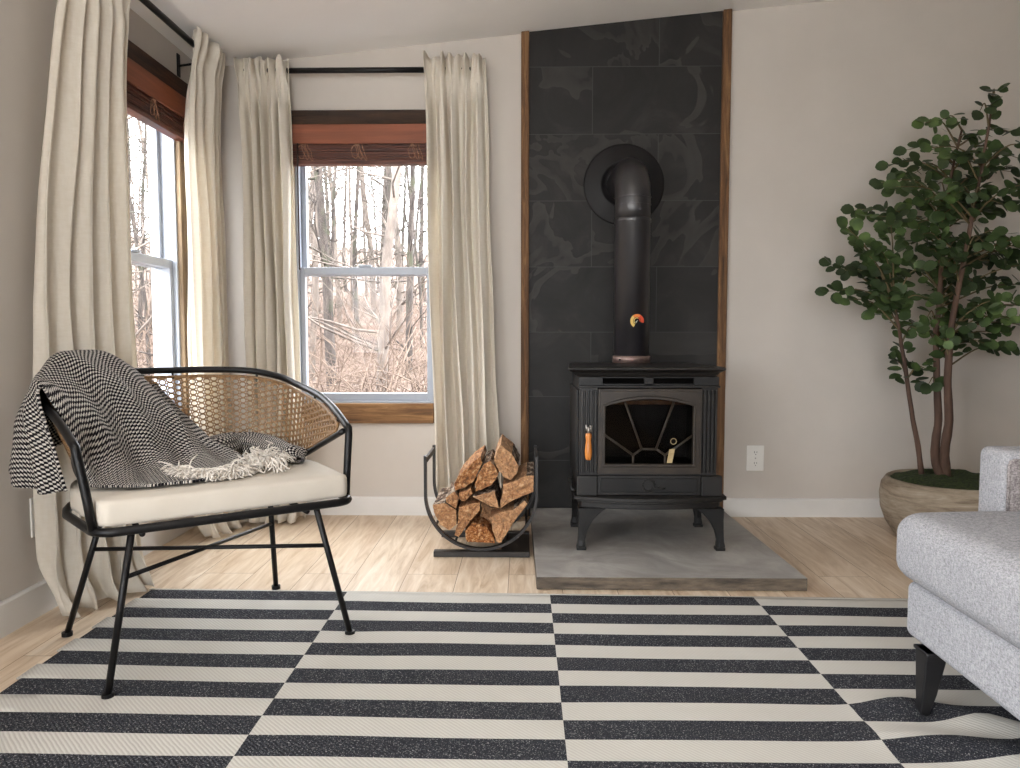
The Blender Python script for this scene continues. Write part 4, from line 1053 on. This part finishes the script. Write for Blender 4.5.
tips = [(994, 95), (978, 108), (942, 122), (926, 122), (906, 150), (890, 165), (884, 182), (897, 188), (868, 214), (852, 212), (845, 226), (856, 240), (834, 262), (828, 290), (846, 300), (872, 312), (880, 290), (900, 345), (916, 330), (896, 360),
 (928, 366), (930, 385), (960, 330), (985, 345), (1000, 330), (1008, 350), (1016, 132), (1020, 155), (1008, 172), (1003, 205), (1018, 205), (1010, 240), (1018, 262), (1012, 300), (990, 150), (970, 140), (950, 155), (935, 150), (915, 175), (925, 200), (905, 205), (890, 225),
 (880, 250), (905, 245), (925, 235), (945, 215), (960, 190), (980, 190), (995, 215), (985, 240), (965, 240), (945, 260), (920, 270), (895, 275), (875, 275), (860, 270), (905, 300), (930, 300), (950, 295), (975, 285), (1000, 280), (985, 310), (955, 315), (925, 320), (900, 322), (866, 252), (915, 222), (935, 185),
 (1040, 150), (1050, 200), (1060, 240), (1055, 290), (1040, 330), (1035, 180), (1070, 265), (1035, 250), (1045, 310), (1080, 220), (985, 345), (1014, 318), (940, 340), (980, 262), (955, 275), (930, 250), (1005, 262), (900, 262), (885, 300)]
rl_ = random.Random(21); tw_m = MB(); lf = MB()
def leaf(p, d, up, size):
    d = d.normalized(); side = d.cross(up)
    if side.length < .1: side = d.cross(Vector((1, 0, 0)))
    side.normalize(); n_ = side.cross(d).normalized()
    cup = rl_.uniform(.05, .22); L = size; W2 = size * rl_.uniform(.40, .50)
    outline = [(0, 0), (.12, .55), (.38, 1.0), (.66, .95), (.88, .6), (1.0, .0), (.88, -.6), (.66, -.95), (.38, -1.0), (.12, -.55)]
    bend = rl_.uniform(-.15, .25)
    vs = [p + d * (L * a) + side * (W2 * b) + n_ * (cup * abs(b) * W2 - bend * L * a * a) for a, b in outline]
    mid = [p + d * (L * a) - n_ * (bend * L * a * a) for a in (.12, .38, .66, .88)]
    vs = vs + mid  # 10..13
    fs = [(0, 10, 1), (1, 10, 11, 2), (2, 11, 12, 3), (3, 12, 13, 4), (4, 13, 5), (5, 13, 6), (6, 13, 12, 7), (7, 12, 11, 8), (8, 11, 10, 9), (9, 10, 0)]
    lf.add(vs, fs)
for (tx_, ty_) in tips:
    inner = 880 < tx_ < 1000 and 150 < ty_ < 330
    for rep in range((2 if rl_.random() < .5 else 1) if inner else 1):
        Yd = -.42 + rl_.uniform(-.2, .26) * (1 if inner else .6); tip = AP(tx_ + rl_.uniform(-3, 3), ty_ + rl_.uniform(-3, 3), Yd)
        cands = [(q, f) for q, f in tr_pts if q.z < tip.z - .04] or tr_pts
        q, f = min(cands, key=lambda a: (a[0] - tip).length * rl_.uniform(.8, 1.2)); 
        midp = q.lerp(tip, .5) + Vector((0, 0, .03 + .03 * rl_.random())); c = cr([q, midp, tip], 6)
        n = len(c); tw_m.tube(c, [.0042 - .003 * i / (n - 1) for i in range(n)], 5)
        Lt = (tip - q).length; k0 = max(0, 1 - .24 / max(Lt, .01))
        ln = max(4, int(min(Lt, .24) / .026))
        for i in range(ln):
            t_ = k0 + (1 - k0) * (i + .5) / ln; a = t_ * (n - 1); ii = min(n - 2, int(a)); p = c[ii].lerp(c[ii + 1], a - ii); td = (c[ii + 1] - c[ii]).normalized()
            for sgn in (-1, 1):
                if rl_.random() < .10: continue
                ang = rl_.uniform(.5, 1.2) * sgn; az = Vector((rl_.uniform(-1, 1), rl_.uniform(-1, 1), rl_.uniform(-.6, .6))).normalized()
                d = (td * .5 + Vector((math.sin(ang) * 1.0, rl_.uniform(-.7, .7), rl_.uniform(-.6, .5)))).normalized(); st_ = p + d * .012
                leaf(st_, d, (Vector((rl_.uniform(-.5, .5), -.7, .7)) + az * .5), rl_.uniform(.037, .055))
        d = (c[-1] - c[-2]).normalized(); leaf(c[-1], d, Vector((0, -1, .4)), .055)
# clamp away from the wall
lf.v = [(x, min(y, -.03), z) for x, y, z in lf.v]
tw_m.build('twigs', M['stem'], pt, smooth=True); lo_ = lf.build('foliage', M['leaf'], pt, smooth=True)

# ================================================================ OUTDOORS: wooded hillside
def gz(x, y):
    d = max(0, math.hypot(min(0, x - XL) if x < XL else 0, max(0, y)) - .5)
    return -.45 + .105 * d + .0010 * d * d + .35 * noise.noise(Vector((x * .12, y * .12, 3))) + .08 * noise.noise(Vector((x * .7, y * .7, 5)))
m = MB(); rows = []
for j in range(71):
    y = -14 + 60 * j / 70
    rows.append([(-46 + 66 * i / 90, y, gz(-46 + 66 * i / 90, y)) for i in range(91)])
rows = [[(x, y, z if not (x > XL - .4 and y < .4) else -.6) for x, y, z in r] for r in rows]
m.grid(rows); hl = m.build('leafy_hillside', M['litter'], smooth=True); tag(hl, 'wooded slope of brown fallen leaves rising outside the windows', 'hillside', kind='structure')

m = MB(); m.box(-8, 7, -12, YF - .35, -.30, -.12); m.box(-9, XL - T - .3, -6.2, -1.9, -.32, -.14); tag(m.build('bounce_slab', M['bounce_slab']), 'unseen pale slab added outside to bounce daylight up into the room', 'bounce_slab', kind='structure')  # added reflector out of view, throws daylight upward indoors
def make_tree_meshes(kind, seed):
    rt = random.Random(seed); H = rt.uniform(8, 12); r0 = {'thick': .085, 'mid': .055, 'thin': .032}[kind] * rt.uniform(.85, 1.15)
    lean = Vector((rt.uniform(-.07, .07), rt.uniform(-.07, .07), 0)); p = Vector((0, 0, -.4)); pts = [p.copy()]; d = Vector((0, 0, 1)) + lean
    nseg = 14
    for i in range(nseg):
        d = (d + Vector((rt.uniform(-.07, .07), rt.uniform(-.07, .07), .03))).normalized(); p = p + d * (H / nseg); pts.append(p.copy())
    tk = MB(); sm = cr(pts, 3); n = len(sm); tk.tube(sm, [r0 * (1 - .85 * i / (n - 1)) for i in range(n)], 8)
    br_ = MB()
    def branch(q, dd, L, r, dep):
        ps = [q.copy()]; k = 5
        for _ in range(k):
            dd = (dd + Vector((rt.uniform(-.3, .3), rt.uniform(-.3, .3), rt.uniform(-.12, .25)))).normalized(); q = q + dd * L / k; ps.append(q.copy())
        br_.tube(ps, [r * (1 - .75 * i / k) for i in range(k + 1)], 4)
        if dep:
            for _ in range(3):
                i = rt.randrange(1, k + 1); nd = (dd + Vector((rt.uniform(-1, 1), rt.uniform(-1, 1), rt.uniform(-.4, .7)))).normalized(); branch(ps[i], nd, L * rt.uniform(.4, .7), r * .5, dep - 1)
    nb = {'thick': 34, 'mid': 30, 'thin': 24}[kind]
    for _ in range(nb):
        i = rt.randrange(4, n - 1); a = rt.uniform(0, 2 * PI); dd = Vector((math.cos(a), math.sin(a), rt.uniform(.0, .9))).normalized()
        branch(sm[i], dd, rt.uniform(.9, 2.2), max(.008, r0 * .3 * (1 - i / n)), 2)
    return tk, br_
protos = []
for i, kind in enumerate(('thick', 'thick', 'mid', 'mid', 'mid', 'thin', 'thin', 'thin')):
    mat = M['pale_bark'] if i in (1, 3, 5, 7) else M['tree_bark']
    tk, bb = make_tree_meshes(kind, 100 + i); protos.append((kind, mat, tk, bb, []))
def place_tree(pi, x, y, rz, sc, label, group):
    kind, mat, tk, bb, cache = protos[pi]
    if not cache:
        e = bpy.data.objects.new('bare_tree', None); C.objects.link(e)
        a = tk.build('trunk', mat, None, smooth=True); b = bb.build('branches', mat, None, smooth=True); a.parent = e; b.parent = e; cache.append((e, a, b))
    else:
        e0, a0, b0 = cache[0]; e = e0.copy(); C.objects.link(e)
        for ch0 in (a0, b0): c_ = ch0.copy(); c_.parent = e; C.objects.link(c_)
    e.location = (x, y, gz(x, y)); e.rotation_euler = (0, 0, rz); e.scale = (sc, sc, sc); tag(e, label, 'tree', group); return e
rt = random.Random(77)
def back_xy(px, dist): q = atY(px, 337, dist); return q.x, dist
spots = [(1, 378, 5.6, 'pale straight tree trunk nearest outside the middle of the back window'), (0, 332, 6.6, 'dark leaning tree trunk seen through the left half of the back window'),
         (3, 311, 7.6, 'pale slender tree at the left edge of the back window view'), (2, 408, 7.2, 'dark slim tree at the right side of the back window view')]
for pi, px, dd, lab in spots:
    x, y = back_xy(px, dd); place_tree(pi, x, y, rt.uniform(0, 6), 1.0 if pi != 1 else .95, lab, 'bare trees outside the windows')
for k in range(24):
    px = 290 + 150 * ((k * .618) % 1) + rt.uniform(-4, 4); dd = 8.5 + 17 * (k / 24); x, y = back_xy(px, dd)
    place_tree(rt.choice((0, 1, 2, 3, 4, 5, 6, 7)), x, y, rt.uniform(0, 6), rt.uniform(.8, 1.2), 'bare tree further up the hillside seen through the back wall window', 'bare trees up the hillside behind the house')
for k in range(20):
    # seen through the left wall window
    t = 3 + 20 * (k / 20); px = 120 + 60 * ((k * .618) % 1); r_ = ray(px, 337); x = r_[0] * (4.0 + t) ; y = CY + r_[1] * (4.0 + t)
    place_tree(rt.choice((2, 3, 4, 5, 6, 7)), x, y, rt.uniform(0, 6), rt.uniform(.8, 1.15), 'bare tree seen through the left wall window', 'bare trees beyond the left wall window')
# dry tangled undergrowth, nobody could count it
m = MB(); rb = random.Random(9)
def stick(x, y, L, r):
    p = Vector((x, y, gz(x, y))); d = Vector((rb.uniform(-1, 1), rb.uniform(-1, 1), rb.uniform(.1, 1.5))).normalized(); pts = [p.copy()]
    for _ in range(5): d = (d + Vector((rb.uniform(-.35, .35), rb.uniform(-.35, .35), rb.uniform(-.35, .15)))).normalized(); p = p + d * L / 5; pts.append(p.copy())
    m.tube(pts, [r * (1 - .14 * i) for i in range(6)], 4)
for k in range(1500):
    dd = 3.0 + 16 * rb.random() ** 1.2
    if k % 3 == 0: r_ = ray(rb.uniform(110, 190), 337)
    else: r_ = ray(rb.uniform(285, 440), 337)
    x, y = r_[0] * (dd + 3.5), CY + r_[1] * (dd + 3.5)
    if x > XL - .6 and y < .8: continue
    stick(x, y, rb.uniform(.5, 1.9), rb.uniform(.003, .011))
tag(m.build('undergrowth', M['brush'], smooth=True), 'tangle of dry sticks and brush on the leafy slope outside', 'undergrowth', kind='stuff')

# ================================================================ LIGHT
w = bpy.data.worlds.new('overcast'); bpy.context.scene.world = w; w.use_nodes = True
bg = w.node_tree.nodes['Background']; bg.inputs[0].default_value = (.93, .965, 1.0, 1); bg.inputs[1].default_value = 5.0
def area(name, loc, rot, sx, sy, energy, color=(1, 1, 1), portal=False):
    l = bpy.data.lights.new(name, 'AREA'); l.shape = 'RECTANGLE'; l.size = sx; l.size_y = sy; l.energy = energy; l.color = color
    if portal: l.cycles.is_portal = True
    o = bpy.data.objects.new(name, l); C.objects.link(o); o.location = loc; o.rotation_euler = rot; return o
area('window_portal', ((WB['x0'] + WB['x1']) / 2, .14, 1.2), (-PI / 2, 0, 0), .65, 1.36, 1, portal=True)
area('window_portal', (XL - .14, (WL['y0'] + WL['y1']) / 2, 1.2), (0, -PI / 2, 0), 1.36, .62, 1, portal=True)
area('window_portal', (XL - .14, (WL2['y0'] + WL2['y1']) / 2, .95), (0, -PI / 2, 0), 1.30, 2.2, 1, portal=True)
area('window_portal', ((FW['x0'] + FW['x1']) / 2, YF - .14, .96), (PI / 2, 0, 0), 1.4, 1.68, 1, portal=True)

l = bpy.data.lights.new('ceiling_fill', 'SPOT'); l.energy = 58; l.color = (1.0, .975, .95); l.spot_size = 2.5; l.spot_blend = 1.0; l.shadow_soft_size = .18  # added fill spot without a fixture, brightens the ceiling from out of view
o = bpy.data.objects.new('ceiling_fill', l); C.objects.link(o); o.location = (-.3, -3.7, 1.3); o.rotation_euler = (PI - .45, 0, 0)
sc = bpy.context.scene
sc.view_settings.view_transform = 'Standard'; sc.view_settings.look = 'None'; sc.view_settings.gamma = 1; sc.view_settings.use_curve_mapping = False
sc.view_settings.exposure = 1.72
sc.cycles.use_denoising = True
sc.cycles.max_bounces = 10; sc.cycles.diffuse_bounces = 6; sc.cycles.glossy_bounces = 4; sc.cycles.transparent_max_bounces = 16; sc.cycles.transmission_bounces = 6
sc.cycles.sample_clamp_indirect = 8
